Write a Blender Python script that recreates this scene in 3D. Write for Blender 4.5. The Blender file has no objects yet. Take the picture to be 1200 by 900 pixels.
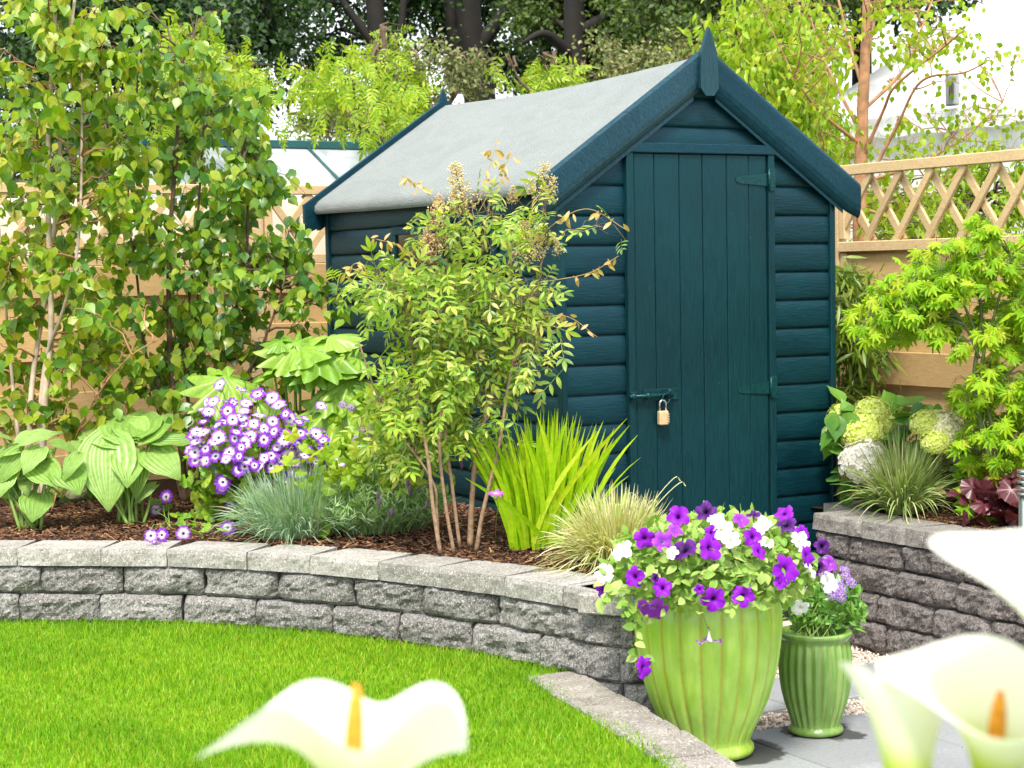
import bpy, math, random
import numpy as np
from mathutils import Vector, Matrix, noise

rng = np.random.default_rng(11)
random.seed(5)
S = bpy.context.scene
COL = S.collection

# ------------------------------------------------------------------ camera
FPX = 2165.08
YAW, PITCH, ROLL = 0.510152, 0.058637, -0.017557
CAM = np.array([-4.010, -5.647, 1.35])
_cy, _sy = math.cos(YAW), math.sin(YAW)
FW = np.array([_sy*math.cos(PITCH), _cy*math.cos(PITCH), -math.sin(PITCH)])
_r = np.array([_cy, -_sy, 0.0])
_u = np.cross(_r, FW)
RT = math.cos(ROLL)*_r + math.sin(ROLL)*_u
UP = -math.sin(ROLL)*_r + math.cos(ROLL)*_u
cd = bpy.data.cameras.new('camera')
cd.sensor_width = 36.0
cd.lens = 36.0*FPX/1200.0
cd.clip_start = 0.05
cd.clip_end = 600
cd.dof.use_dof = True
cd.dof.focus_distance = 6.25
cd.dof.aperture_fstop = 9.0
co = bpy.data.objects.new('camera', cd)
COL.objects.link(co)
m = Matrix(((RT[0], UP[0], -FW[0], CAM[0]), (RT[1], UP[1], -FW[1], CAM[1]), (RT[2], UP[2], -FW[2], CAM[2]), (0, 0, 0, 1)))
co.matrix_world = m
S.camera = co

# ------------------------------------------------------------------ light
SUN_EL, SUN_AZ = math.radians(58), math.radians(215)      # azimuth clockwise from +Y
w = bpy.data.worlds.new("World")
S.world = w
w.use_nodes = True
nt = w.node_tree
nt.nodes.clear()
out = nt.nodes.new('ShaderNodeOutputWorld')
bg = nt.nodes.new('ShaderNodeBackground')
sky = nt.nodes.new('ShaderNodeTexSky')
sky.sky_type = 'NISHITA'
sky.sun_disc = False
sky.sun_elevation = SUN_EL
sky.sun_rotation = SUN_AZ
sky.dust_density = 3.0
sky.air_density = 1.0
hs = nt.nodes.new('ShaderNodeHueSaturation')
hs.inputs['Saturation'].default_value = 0.30
tc = nt.nodes.new('ShaderNodeTexCoord')
cn = nt.nodes.new('ShaderNodeTexNoise')
cn.inputs['Scale'].default_value = 2.2
cn.inputs['Detail'].default_value = 6
cr = nt.nodes.new('ShaderNodeValToRGB')
cr.color_ramp.elements[0].position = 0.30
cr.color_ramp.elements[0].color = (8.4, 9.3, 10.6, 1)
cr.color_ramp.elements[1].position = 0.72
cr.color_ramp.elements[1].color = (16.0, 16.4, 17.0, 1)
mx = nt.nodes.new('ShaderNodeMix')
mx.data_type = 'RGBA'
mx.inputs[0].default_value = 0.72
nt.links.new(tc.outputs['Generated'], cn.inputs['Vector'])
nt.links.new(cn.outputs['Fac'], cr.inputs['Fac'])
nt.links.new(sky.outputs[0], hs.inputs['Color'])
nt.links.new(hs.outputs[0], mx.inputs[6])
nt.links.new(cr.outputs[0], mx.inputs[7])
nt.links.new(mx.outputs[2], bg.inputs['Color'])
bg.inputs['Strength'].default_value = 0.088
nt.links.new(bg.outputs[0], out.inputs[0])
sd = bpy.data.lights.new('sun', 'SUN')
sd.energy = 2.9
sd.angle = math.radians(13)
sd.color = (1.0, 0.94, 0.83)
so = bpy.data.objects.new('sun', sd)
COL.objects.link(so)
_s = Vector((math.sin(SUN_AZ)*math.cos(SUN_EL), math.cos(SUN_AZ)*math.cos(SUN_EL), math.sin(SUN_EL)))
so.rotation_euler = _s.to_track_quat('Z', 'Y').to_euler()
so.location = (0, 0, 20)
S.view_settings.view_transform = 'Standard'
S.view_settings.look = 'None'
S.view_settings.exposure = 1.10
S.view_settings.gamma = 1.0
S.render.engine = 'CYCLES'
S.cycles.max_bounces = 7
S.cycles.diffuse_bounces = 4
S.cycles.transmission_bounces = 6
S.cycles.transparent_max_bounces = 6
S.cycles.use_denoising = True

# ------------------------------------------------------------------ helpers
def ray(px, py):
    return FW + RT*(px-600.0)/FPX - UP*(py-450.0)/FPX
def atD(px, py, t): return CAM + ray(px, py)*t
def atZ(px, py, z):
    d = ray(px, py); return CAM + d*((z-CAM[2])/d[2])
def atX(px, py, x):
    d = ray(px, py); return CAM + d*((x-CAM[0])/d[0])
def atY(px, py, y):
    d = ray(px, py); return CAM + d*((y-CAM[1])/d[1])
def nrm(a):
    a = np.asarray(a, float)
    return a/np.maximum(np.linalg.norm(a, axis=-1, keepdims=True), 1e-9)

WL = {}                                   # world base of each thing
def empty(name, loc, label, cat, group=None):
    o = bpy.data.objects.new(name, None)
    COL.objects.link(o)
    o.empty_display_size = 0.1
    o.location = [float(v) for v in loc]
    WL[o] = np.array(loc, float)
    o['label'] = label; o['category'] = cat
    if group: o['group'] = group
    return o
def tag(o, label, cat, group=None):
    o['label'] = label; o['category'] = cat
    if group: o['group'] = group
    return o

class MB:
    def __init__(s):
        s.v = []; s.n = 0; s.li = []; s.lt = []; s.mi = []; s.uv = []; s.sm = []
    def add(s, verts, faces, mat=0, uv=None, smooth=True):
        verts = np.asarray(verts, float).reshape(-1, 3)
        s.v.append(verts)
        li = np.fromiter((i for f in faces for i in f), dtype=np.int64)
        s.li.append(li + s.n)
        s.lt.append(np.fromiter((len(f) for f in faces), dtype=np.int64))
        s.mi.append(np.full(len(faces), mat) if np.isscalar(mat) else np.asarray(mat))
        s.sm.append(np.full(len(faces), smooth))
        if uv is None: u = np.zeros((len(li), 2))
        else: u = np.asarray(uv, float)[li]
        s.uv.append(u)
        s.n += len(verts)
    def inst(s, tpl, P, Y, N, size, mat=0, smooth=True):
        tv, tf, tu = tpl
        P = np.atleast_2d(P); k = len(P)
        if k == 0: return
        Y = nrm(np.broadcast_to(Y, P.shape)); N = np.broadcast_to(N, P.shape)
        X = nrm(np.cross(Y, N)+1e-7); Z = np.cross(X, Y)
        size = np.asarray(size, float)
        if size.ndim == 0: size = np.full(k, float(size))
        if size.ndim == 1: size = np.repeat(size[:, None], 3, 1)
        B = np.stack([X*size[:, 0:1], Y*size[:, 1:2], Z*size[:, 2:3]], 1)     # k,3(axis),3
        V = np.einsum('vi,kij->kvj', tv, B) + P[:, None, :]
        nv = len(tv)
        li = np.array([i for f in tf for i in f]); lt = np.array([len(f) for f in tf])
        L = (li[None, :] + (np.arange(k)*nv)[:, None]).ravel() + s.n
        s.v.append(V.reshape(-1, 3)); s.li.append(L); s.lt.append(np.tile(lt, k))
        s.mi.append(np.full(len(lt)*k, mat)); s.sm.append(np.full(len(lt)*k, smooth))
        s.uv.append(np.tile(np.asarray(tu)[li], (k, 1)))
        s.n += nv*k
    def box(s, c, d, mat=0, R=None):
        x, y, z = [v/2 for v in d]
        V = np.array([(-x,-y,-z),(x,-y,-z),(x,y,-z),(-x,y,-z),(-x,-y,z),(x,-y,z),(x,y,z),(-x,y,z)])
        if R is not None: V = V @ np.asarray(R)
        s.add(V+np.asarray(c, float), [(0,3,2,1),(4,5,6,7),(0,1,5,4),(1,2,6,5),(2,3,7,6),(3,0,4,7)], mat, smooth=False,
              uv=V[:, :2]*1.0)
    def bbox(s, c, d, b=0.003, mat=0, R=None):
        """box with chamfered edges"""
        x, y, z = [v/2 for v in d]; b = min(b, x*.9, y*.9, z*.9)
        V = []
        for sx in (-1, 1):
            for sy in (-1, 1):
                for sz in (-1, 1):
                    V += [(sx*x, sy*(y-b), sz*(z-b)), (sx*(x-b), sy*y, sz*(z-b)), (sx*(x-b), sy*(y-b), sz*z)]
        idx = lambda a, b_, c_, k: ((a > 0)*4+(b_ > 0)*2+(c_ > 0))*3+k
        F = []
        for a in (-1, 1):
            f = [idx(a, -1, -1, 0), idx(a, 1, -1, 0), idx(a, 1, 1, 0), idx(a, -1, 1, 0)]; F.append(f if a > 0 else f[::-1])
            f = [idx(-1, a, -1, 1), idx(-1, a, 1, 1), idx(1, a, 1, 1), idx(1, a, -1, 1)]; F.append(f if a > 0 else f[::-1])
            f = [idx(-1, -1, a, 2), idx(1, -1, a, 2), idx(1, 1, a, 2), idx(-1, 1, a, 2)]; F.append(f if a > 0 else f[::-1])
        for a in (-1, 1):
            for b2 in (-1, 1):
                F.append([idx(a, b2, -1, 0), idx(a, b2, 1, 0), idx(a, b2, 1, 1), idx(a, b2, -1, 1)])
                F.append([idx(a, -1, b2, 0), idx(a, 1, b2, 0), idx(a, 1, b2, 2), idx(a, -1, b2, 2)])
                F.append([idx(-1, a, b2, 1), idx(1, a, b2, 1), idx(1, a, b2, 2), idx(-1, a, b2, 2)])
                for c2 in (-1, 1):
                    F.append([idx(a, b2, c2, 0), idx(a, b2, c2, 1), idx(a, b2, c2, 2)])
        V = np.array(V, float)
        if R is not None: V = V @ np.asarray(R)
        s.add(V+np.asarray(c, float), F, mat, smooth=False)
    def tube(s, pts, rad, n=6, mat=0, cap=True):
        pts = np.asarray(pts, float); k = len(pts)
        rad = np.broadcast_to(rad, (k,)) if np.ndim(rad) else np.full(k, rad)
        T = nrm(np.gradient(pts, axis=0))
        ref = np.array([0.31, 0.22, 0.93]) if abs(T[0][2]) < .9 else np.array([1, .1, 0.])
        A = nrm(np.cross(T, ref)); B = np.cross(T, A)
        a = np.arange(n)*2*math.pi/n
        V = (pts[:, None, :] + rad[:, None, None]*(np.cos(a)[None, :, None]*A[:, None, :] + np.sin(a)[None, :, None]*B[:, None, :])).reshape(-1, 3)
        F = [(i*n+j, i*n+(j+1) % n, (i+1)*n+(j+1) % n, (i+1)*n+j) for i in range(k-1) for j in range(n)]
        if cap: F += [tuple(range(n))[::-1], tuple((k-1)*n+j for j in range(n))]
        ln = np.concatenate([[0], np.cumsum(np.linalg.norm(np.diff(pts, axis=0), axis=1))])
        uv = np.stack([np.tile(np.arange(n)/n, k), np.repeat(ln, n)], 1)
        s.add(V, F, mat, uv)
    def ribbon(s, pts, wid, side, mat=0, fold=0.0):
        pts = np.asarray(pts, float); k = len(pts)
        wid = np.broadcast_to(wid, (k,))
        T = nrm(np.gradient(pts, axis=0)); X = nrm(np.broadcast_to(side, pts.shape) - (np.sum(T*side, -1, keepdims=True))*T)
        N = np.cross(X, T)
        V = np.stack([pts - X*wid[:, None] + N*fold*wid[:, None], pts, pts + X*wid[:, None] + N*fold*wid[:, None]], 1).reshape(-1, 3)
        F = []
        for i in range(k-1):
            for j in (0, 1):
                F.append((i*3+j, i*3+j+1, i*3+j+4, i*3+j+3))
        t = np.linspace(0, 1, k)
        uv = np.stack([np.tile([0, .5, 1], k), np.repeat(t, 3)], 1)
        s.add(V, F, mat, uv)
    def lathe(s, prof, n=48, mat=0, c=(0, 0, 0), fl=None):
        """prof: list (r,z,flute amount)"""
        a = np.arange(n)*2*math.pi/n
        V = []; UV = []
        for i, p in enumerate(prof):
            r = np.full(n, p[0])
            if fl and len(p) > 2: r = r - p[2]*fl(a)
            V.append(np.stack([r*np.cos(a), r*np.sin(a), np.full(n, p[1])], 1))
            UV.append(np.stack([a/(2*math.pi), np.full(n, p[1])], 1))
        k = len(prof)
        F = [(i*n+j, i*n+(j+1) % n, (i+1)*n+(j+1) % n, (i+1)*n+j) for i in range(k-1) for j in range(n)]
        s.add(np.concatenate(V)+np.asarray(c), F, mat, np.concatenate(UV))
    def ico(s, P, r, mat=0, tpl=None):
        P = np.atleast_2d(P)
        Y = np.tile([0, 1.0, 0], (len(P), 1)); N = np.tile([0, 0, 1.0], (len(P), 1))
        s.inst(tpl or OCT, P, Y, N, r, mat)
    def mesh(s, name, mats, off=(0, 0, 0)):
        V = np.concatenate(s.v) - np.asarray(off, float)
        li = np.concatenate(s.li); lt = np.concatenate(s.lt)
        me = bpy.data.meshes.new(name)
        me.vertices.add(len(V)); me.vertices.foreach_set('co', V.astype(np.float32).ravel())
        me.loops.add(len(li)); me.loops.foreach_set('vertex_index', li.astype(np.int32))
        me.polygons.add(len(lt))
        ls = np.concatenate([[0], np.cumsum(lt)[:-1]])
        me.polygons.foreach_set('loop_start', ls.astype(np.int32))
        me.polygons.foreach_set('material_index', np.concatenate(s.mi).astype(np.int32))
        me.polygons.foreach_set('use_smooth', np.concatenate(s.sm))
        uvl = me.uv_layers.new(name='UVMap')
        uvl.data.foreach_set('uv', np.concatenate(s.uv).astype(np.float32).ravel())
        for m_ in (mats if isinstance(mats, (list, tuple)) else [mats]): me.materials.append(m_)
        me.update(calc_edges=True)
        return me
    def build(s, name, mats, parent=None, loc=None, kind=None):
        if parent is not None: off = WL[parent]
        else: off = np.array(loc if loc is not None else (0, 0, 0), float)
        o = bpy.data.objects.new(name, s.mesh(name, mats, off))
        COL.objects.link(o)
        WL[o] = off
        if parent is not None: o.parent = parent
        else: o.location = [float(v) for v in off]
        if kind: o['kind'] = kind
        return o

OCT = (np.array([(1,0,0),(0,1,0),(-1,0,0),(0,-1,0),(0,0,1),(0,0,-1)], float),
       [(0,1,4),(1,2,4),(2,3,4),(3,0,4),(1,0,5),(2,1,5),(3,2,5),(0,3,5)], np.zeros((6, 2)))

def smooth_path(P, n):
    """Catmull-Rom through points"""
    P = np.asarray(P, float)
    Q = np.vstack([2*P[0]-P[1], P, 2*P[-1]-P[-2]])
    out_ = []
    segs = len(P)-1
    for i in range(segs):
        p0, p1, p2, p3 = Q[i:i+4]
        m_ = max(2, n//segs)
        for t in np.linspace(0, 1, m_, endpoint=False):
            out_.append(.5*((2*p1)+(-p0+p2)*t+(2*p0-5*p1+4*p2-p3)*t*t+(-p0+3*p1-3*p2+p3)*t**3))
    out_.append(P[-1])
    return np.array(out_)

# ------------------------------------------------------------------ materials
def newmat(name):
    m_ = bpy.data.materials.new(name); m_.use_nodes = True
    n = m_.node_tree.nodes
    b = n['Principled BSDF']
    return m_, m_.node_tree, n, b
def ramp(nt_, stops):
    r = nt_.nodes.new('ShaderNodeValToRGB')
    e = r.color_ramp.elements
    e[0].position, e[0].color = stops[0][0], (*stops[0][1], 1)
    e[1].position, e[1].color = stops[-1][0], (*stops[-1][1], 1)
    for p, c in stops[1:-1]:
        x = e.new(p); x.color = (*c, 1)
    return r
def objco(nt_, scale=(1, 1, 1), rot=(0, 0, 0), src='Object'):
    t = nt_.nodes.new('ShaderNodeTexCoord'); mp = nt_.nodes.new('ShaderNodeMapping')
    mp.inputs['Scale'].default_value = scale; mp.inputs['Rotation'].default_value = rot
    nt_.links.new(t.outputs[src], mp.inputs[0]); return mp.outputs[0]
def noise_(nt_, vec, scale, detail=4, rough=.55, dist=0):
    n = nt_.nodes.new('ShaderNodeTexNoise'); n.inputs['Scale'].default_value = scale
    n.inputs['Detail'].default_value = detail; n.inputs['Roughness'].default_value = rough
    n.inputs['Distortion'].default_value = dist
    nt_.links.new(vec, n.inputs['Vector']); return n.outputs['Fac']
def bump_(nt_, h, b, strength=.3, dist=.01):
    n = nt_.nodes.new('ShaderNodeBump'); n.inputs['Strength'].default_value = strength; n.inputs['Distance'].default_value = dist
    nt_.links.new(h, n.inputs['Height']); nt_.links.new(n.outputs[0], b.inputs['Normal']); return n
def mixc(nt_, a, b, f, mode='MIX'):
    n = nt_.nodes.new('ShaderNodeMix'); n.data_type = 'RGBA'; n.blend_type = mode
    for v, i in ((a, 6), (b, 7), (f, 0)):
        if isinstance(v, bpy.types.NodeSocket): nt_.links.new(v, n.inputs[i])
        elif i == 0: n.inputs[0].default_value = v
        else: n.inputs[i].default_value = (*v, 1)
    return n.outputs[2]

def leafmat(name, cols, trans=.35, rough=.42, spec=.35, veins=0.0, tcol=None, vscale=9, patch=0):
    m_, t, n, b = newmat(name)
    g = n.new('ShaderNodeNewGeometry')
    k = len(cols)
    r = ramp(t, [(i/(k-1) if k > 1 else 0, c) for i, c in enumerate(cols)])
    t.links.new(g.outputs['Random Per Island'], r.inputs[0])
    col = r.outputs[0]
    uvn = n.new('ShaderNodeTexCoord')
    nz = noise_(t, objco(t), 60, 2)
    rr = ramp(t, [(.3, (.82, .82, .82)), (.7, (1.15, 1.15, 1.15))]); t.links.new(nz, rr.inputs[0])
    col = mixc(t, col, rr.outputs[0], .8, 'MULTIPLY')
    if patch:
        np_ = noise_(t, objco(t), patch, 4, .6); rp = ramp(t, [(.32, (.66, .80, .75)), (.52, (1, 1, 1)), (.72, (1.22, 1.06, 1.0))]); t.links.new(np_, rp.inputs[0]); col = mixc(t, col, rp.outputs[0], .85, 'MULTIPLY')
    if veins:
        # parallel ribs running from base to tip, drawn in the leaf's own uv
        wv = n.new('ShaderNodeTexWave'); wv.wave_type = 'BANDS'; wv.bands_direction = 'X'
        wv.inputs['Scale'].default_value = vscale; wv.inputs['Distortion'].default_value = .3; wv.wave_profile = 'SIN'
        rv = ramp(t, [(.0, (.93, .95, .92)), (.5, (1, 1, 1)), (1, (1.05, 1.04, 1.04))]); t.links.new(wv.outputs['Fac'], rv.inputs[0]); col = mixc(t, col, rv.outputs[0], .8, 'MULTIPLY')
        t.links.new(uvn.outputs['UV'], wv.inputs['Vector'])
        bump_(t, wv.outputs['Fac'], b, veins, .004)
    t.links.new(col, b.inputs['Base Color'])
    b.inputs['Roughness'].default_value = rough
    b.inputs['Specular IOR Level'].default_value = spec
    tr = n.new('ShaderNodeBsdfTranslucent')
    tm = mixc(t, col, tcol or (1.0, 1.0, .35), 1.0, 'MULTIPLY')
    t.links.new(tm, tr.inputs[0])
    ms = n.new('ShaderNodeMixShader'); ms.inputs[0].default_value = trans
    t.links.new(b.outputs[0], ms.inputs[1]); t.links.new(tr.outputs[0], ms.inputs[2])
    t.links.new(ms.outputs[0], n['Material Output'].inputs[0])
    return m_

def paint_mat(name, c0, c1, grain=(1, 1, 1), rough=.4):
    m_, t, n, b = newmat(name)
    v = objco(t, grain)
    f1 = noise_(t, v, 26, 6, .6, .6)
    f2 = noise_(t, objco(t), 2.3, 3)
    f3 = noise_(t, objco(t), 55, 2)
    r = ramp(t, [(.32, c0), (.68, c1)]); t.links.new(f2, r.inputs[0])
    r2 = ramp(t, [(.35, (.72, .75, .75)), (.6, (1.1, 1.1, 1.1))]); t.links.new(f1, r2.inputs[0])
    col = mixc(t, r.outputs[0], r2.outputs[0], .75, 'MULTIPLY')
    r4 = ramp(t, [(.70, (0, 0, 0)), (.78, (1, 1, 1))]); t.links.new(f3, r4.inputs[0])
    col = mixc(t, col, (c1[0]*2.4+.01, c1[1]*1.9, c1[2]*1.7), r4.outputs[0])
    # knots showing through the paint
    vo = n.new('ShaderNodeTexVoronoi'); vo.inputs['Scale'].default_value = 3.1; t.links.new(objco(t, (1, 1, 1.3)), vo.inputs['Vector'])
    rk = ramp(t, [(.03, (.55, .6, .62)), (.045, (1.35, 1.3, 1.25)), (.07, (.8, .82, .84)), (.10, (1, 1, 1))]); t.links.new(vo.outputs['Distance'], rk.inputs[0])
    col = mixc(t, col, rk.outputs[0], .8, 'MULTIPLY')
    t.links.new(col, b.inputs['Base Color'])
    rr = ramp(t, [(.3, (rough-.1,)*3), (.7, (rough+.15,)*3)]); t.links.new(f1, rr.inputs[0])
    b.inputs['Specular IOR Level'].default_value = 0; b.inputs['Roughness'].default_value = .8
    bp = bump_(t, f1, b, .45, .004)
    gl = n.new('ShaderNodeBsdfGlossy'); gl.inputs['Color'].default_value = (.55, .82, 1, 1); t.links.new(rr.outputs[0], gl.inputs['Roughness']); t.links.new(bp.outputs[0], gl.inputs['Normal'])
    fr = n.new('ShaderNodeFresnel'); fr.inputs[0].default_value = 1.42; t.links.new(bp.outputs[0], fr.inputs['Normal'])
    mn = n.new('ShaderNodeMath'); mn.operation = 'MINIMUM'; mn.inputs[1].default_value = .085; t.links.new(fr.outputs[0], mn.inputs[0])
    ms = n.new('ShaderNodeMixShader'); t.links.new(mn.outputs[0], ms.inputs[0]); t.links.new(b.outputs[0], ms.inputs[1]); t.links.new(gl.outputs[0], ms.inputs[2])
    t.links.new(ms.outputs[0], n['Material Output'].inputs[0])
    return m_

def wood_mat(name, c0, c1, c2, grain, knots=True, rough=.7):
    m_, t, n, b = newmat(name)
    v = objco(t, grain)
    f1 = noise_(t, v, 14, 7, .6, 1.2)
    f2 = noise_(t, objco(t), 1.7, 3)
    r = ramp(t, [(.25, c0), (.5, c1), (.75, c2)]); t.links.new(f1, r.inputs[0])
    g = n.new('ShaderNodeNewGeometry')
    r3 = ramp(t, [(0, (.82, .80, .76)), (.5, (1, 1, 1)), (1, (1.1, 1.08, 1.0))]); t.links.new(g.outputs['Random Per Island'], r3.inputs[0])
    col = mixc(t, r.outputs[0], r3.outputs[0], .8, 'MULTIPLY')
    r2 = ramp(t, [(.3, (.86, .86, .80)), (.7, (1.05, 1.05, 1.05))]); t.links.new(f2, r2.inputs[0])
    col = mixc(t, col, r2.outputs[0], .8, 'MULTIPLY')
    if knots:
        vo = n.new('ShaderNodeTexVoronoi'); vo.inputs['Scale'].default_value = 4.2
        t.links.new(objco(t, (.55, .55, 1.6)), vo.inputs['Vector'])
        rk = ramp(t, [(.045, (1, 1, 1)), (.10, (0, 0, 0))]); t.links.new(vo.outputs['Distance'], rk.inputs[0])
        col = mixc(t, col, (.28, .13, .05), rk.outputs[0])
    t.links.new(col, b.inputs['Base Color']); b.inputs['Roughness'].default_value = rough
    b.inputs['Specular IOR Level'].default_value = .25
    bump_(t, f1, b, .35, .003)
    return m_

def simple(name, col, rough=.5, metal=0, spec=.5, nscale=0, namp=.2, bump=0):
    m_, t, n, b = newmat(name)
    b.inputs['Roughness'].default_value = rough; b.inputs['Metallic'].default_value = metal
    b.inputs['Specular IOR Level'].default_value = spec
    if nscale:
        f = noise_(t, objco(t), nscale, 5)
        r = ramp(t, [(.3, tuple(c*(1-namp) for c in col)), (.7, tuple(min(1, c*(1+namp)) for c in col))])
        t.links.new(f, r.inputs[0]); t.links.new(r.outputs[0], b.inputs['Base Color'])
        if bump: bump_(t, f, b, bump, .01)
    else: b.inputs['Base Color'].default_value = (*col, 1)
    return m_

def stone_mat(name, lo, hi, smoothtop=False):
    m_, t, n, b = newmat(name)
    v = objco(t)
    f1 = noise_(t, v, 105, 6, .78)
    f2 = noise_(t, v, 11, 5)
    f3 = noise_(t, v, 210, 2, .6)
    g = n.new('ShaderNodeNewGeometry')
    r = ramp(t, [(.38, lo), (.60, hi)]); t.links.new(f1, r.inputs[0])
    r2 = ramp(t, [(.3, (.70, .68, .66)), (.65, (1.08, 1.08, 1.08))]); t.links.new(f2, r2.inputs[0])
    col = mixc(t, r.outputs[0], r2.outputs[0], .9, 'MULTIPLY')
    r3 = ramp(t, [(0, (.80, .79, .78)), (.5, (1, .99, .98)), (1, (1.15, 1.14, 1.12))]); t.links.new(g.outputs['Random Per Island'], r3.inputs[0])
    col = mixc(t, col, r3.outputs[0], .9, 'MULTIPLY')
    r4 = ramp(t, [(.60, (0, 0, 0)), (.68, (1, 1, 1))]); t.links.new(f3, r4.inputs[0])
    col = mixc(t, col, (min(1, hi[0]*1.7), min(1, hi[1]*1.68), min(1, hi[2]*1.64)), r4.outputs[0])
    r5 = ramp(t, [(.35, (1, 1, 1)), (.42, (0, 0, 0))]); t.links.new(f1, r5.inputs[0])
    col = mixc(t, col, (lo[0]*.45, lo[1]*.42, lo[2]*.38), r5.outputs[0])
    t.links.new(col, b.inputs['Base Color']); b.inputs['Roughness'].default_value = .92
    b.inputs['Specular IOR Level'].default_value = .2
    bump_(t, f1, b, .2 if smoothtop else 1.0, .010)
    return m_
# ================================================================== setting
M = {}
M['teal_h'] = paint_mat('teal_paint_horizontal', (.0006, .018, .026), (.0010, .029, .040), (.6, .6, 7), .40)
M['teal_v'] = paint_mat('teal_paint_vertical', (.0006, .020, .025), (.0010, .030, .036), (7, 7, .5), .46)
M['teal_r'] = paint_mat('teal_paint_bargeboard', (.0010, .019, .031), (.0018, .029, .044), (2, 2, 2), .42)
M['dark'] = simple('dark_gap', (.003, .005, .005), .9)
M['felt'] = simple('mineral_roof_felt', (.225, .245, .243), .95, 0, .15, 150, .14, .7)
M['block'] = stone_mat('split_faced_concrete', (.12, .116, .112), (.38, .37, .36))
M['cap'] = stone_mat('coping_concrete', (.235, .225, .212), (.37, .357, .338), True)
M['blockr'] = stone_mat('split_faced_concrete_darker', (.085, .076, .074), (.26, .235, .228))  # darker tones of the block colours, used on the right wall
M['capr'] = stone_mat('coping_concrete_darker', (.19, .178, .166), (.30, .285, .27), True)  # darker tones of the coping colours, used on the right wall

# ground far out
g = MB(); g.add([(-150, -150, -.03), (150, -150, -.03), (150, 150, -.03), (-150, 150, -.03)], [(0, 1, 2, 3)])
g.build('ground', simple('far_ground', (.06, .09, .03), .95, nscale=.5, namp=.3), kind='structure')

# patio: slabs aligned with the shed, gravel between
def slab_mat():
    m_, t, n, b = newmat('grey_paving')
    f = noise_(t, objco(t), 90, 5, .7); f2 = noise_(t, objco(t), 3, 3)
    r = ramp(t, [(.3, (.20, .21, .22)), (.7, (.29, .30, .31))]); t.links.new(f, r.inputs[0])
    r2 = ramp(t, [(.3, (.85, .85, .85)), (.7, (1.08, 1.08, 1.08))]); t.links.new(f2, r2.inputs[0])
    gm = n.new('ShaderNodeNewGeometry'); r3 = ramp(t, [(0, (.88, .88, .90)), (1, (1.1, 1.1, 1.1))]); t.links.new(gm.outputs['Random Per Island'], r3.inputs[0])
    c = mixc(t, mixc(t, r.outputs[0], r2.outputs[0], 1, 'MULTIPLY'), r3.outputs[0], 1, 'MULTIPLY')
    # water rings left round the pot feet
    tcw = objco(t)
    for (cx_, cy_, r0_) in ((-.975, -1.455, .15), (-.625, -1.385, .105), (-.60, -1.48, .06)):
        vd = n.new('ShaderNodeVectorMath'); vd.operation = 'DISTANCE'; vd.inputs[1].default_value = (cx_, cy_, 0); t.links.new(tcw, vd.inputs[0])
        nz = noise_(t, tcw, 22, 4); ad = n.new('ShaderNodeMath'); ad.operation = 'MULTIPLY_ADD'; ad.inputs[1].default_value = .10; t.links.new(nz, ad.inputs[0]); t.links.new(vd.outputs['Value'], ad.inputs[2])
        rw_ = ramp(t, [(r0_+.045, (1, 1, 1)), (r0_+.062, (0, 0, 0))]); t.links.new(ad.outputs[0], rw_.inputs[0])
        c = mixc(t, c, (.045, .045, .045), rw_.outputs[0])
    t.links.new(c, b.inputs['Base Color']); b.inputs['Roughness'].default_value = .75
    bump_(t, f, b, .2, .003); return m_
pat = MB()
def slab(x0, x1, y0, y1, z=.0):
    pat.bbox(((x0+x1)/2, (y0+y1)/2, z-.02), (x1-x0-.006, y1-y0-.006, .04), .003)
xs = [-6.2+.457*i for i in range(0, 14)]
for j, (y0, y1) in enumerate([(-1.77, -1.30), (-2.24, -1.77), (-2.71, -2.24), (-3.18, -2.71), (-3.65, -3.18), (-4.12, -3.65), (-4.6, -4.12), (-5.06, -4.6), (-5.5, -5.06), (-6, -5.5), (-6.5, -6)]):
    off = .23 if j % 2 else 0
    x = -1.77-.457*10+off
    while x < .27:
        slab(x, min(x+.457, .262), y0, y1); x += .457
slab(-.95, -.50, -1.12, -.76); slab(-.50, -.05, -1.12, -.76); slab(-.05, .255, -1.12, -.76)
slab(-.9, -.45, -.60, -.15); slab(-.45, .0, -.60, -.15)
pat.build('patio', slab_mat(), kind='structure')
gr = MB(); gr.add([(-1.5, -1.30, -.016), (.6, -1.30, -.016), (.6, .3, -.016), (-1.5, .3, -.016)], [(0, 1, 2, 3)])
n_ = 9000
P = np.stack([rng.uniform(-1.1, .34, n_), rng.uniform(-1.31, .05, n_), rng.uniform(-.014, -.004, n_)], 1)
keep = ~(((P[:, 1] > -1.12) & (P[:, 1] < -.76) & (P[:, 0] > -.95) & (P[:, 0] < .25)) | ((P[:, 1] > -.6) & (P[:, 1] < -.15) & (P[:, 0] > -.9) & (P[:, 0] < 0)))
P = P[keep]
gr.inst(OCT, P, nrm(rng.normal(size=P.shape)), nrm(rng.normal(size=P.shape)), rng.uniform(.004, .008, (len(P), 3)))
M['gravel'] = simple('pink_gravel', (.52, .43, .36), .85)
_t = M['gravel'].node_tree; _g = _t.nodes.new('ShaderNodeNewGeometry'); _r = ramp(_t, [(0, (.30, .24, .2)), (.4, (.55, .44, .36)), (1, (.72, .66, .6))])
_t.links.new(_g.outputs['Random Per Island'], _r.inputs[0]); _t.links.new(_r.outputs[0], _t.nodes['Principled BSDF'].inputs['Base Color'])
gr.build('gravel', M['gravel'], kind='stuff')
_o = bpy.data.objects['gravel']; _o['label'] = 'pale pinkish gravel filling the gaps between grey paving slabs'; _o['category'] = 'gravel'

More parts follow.
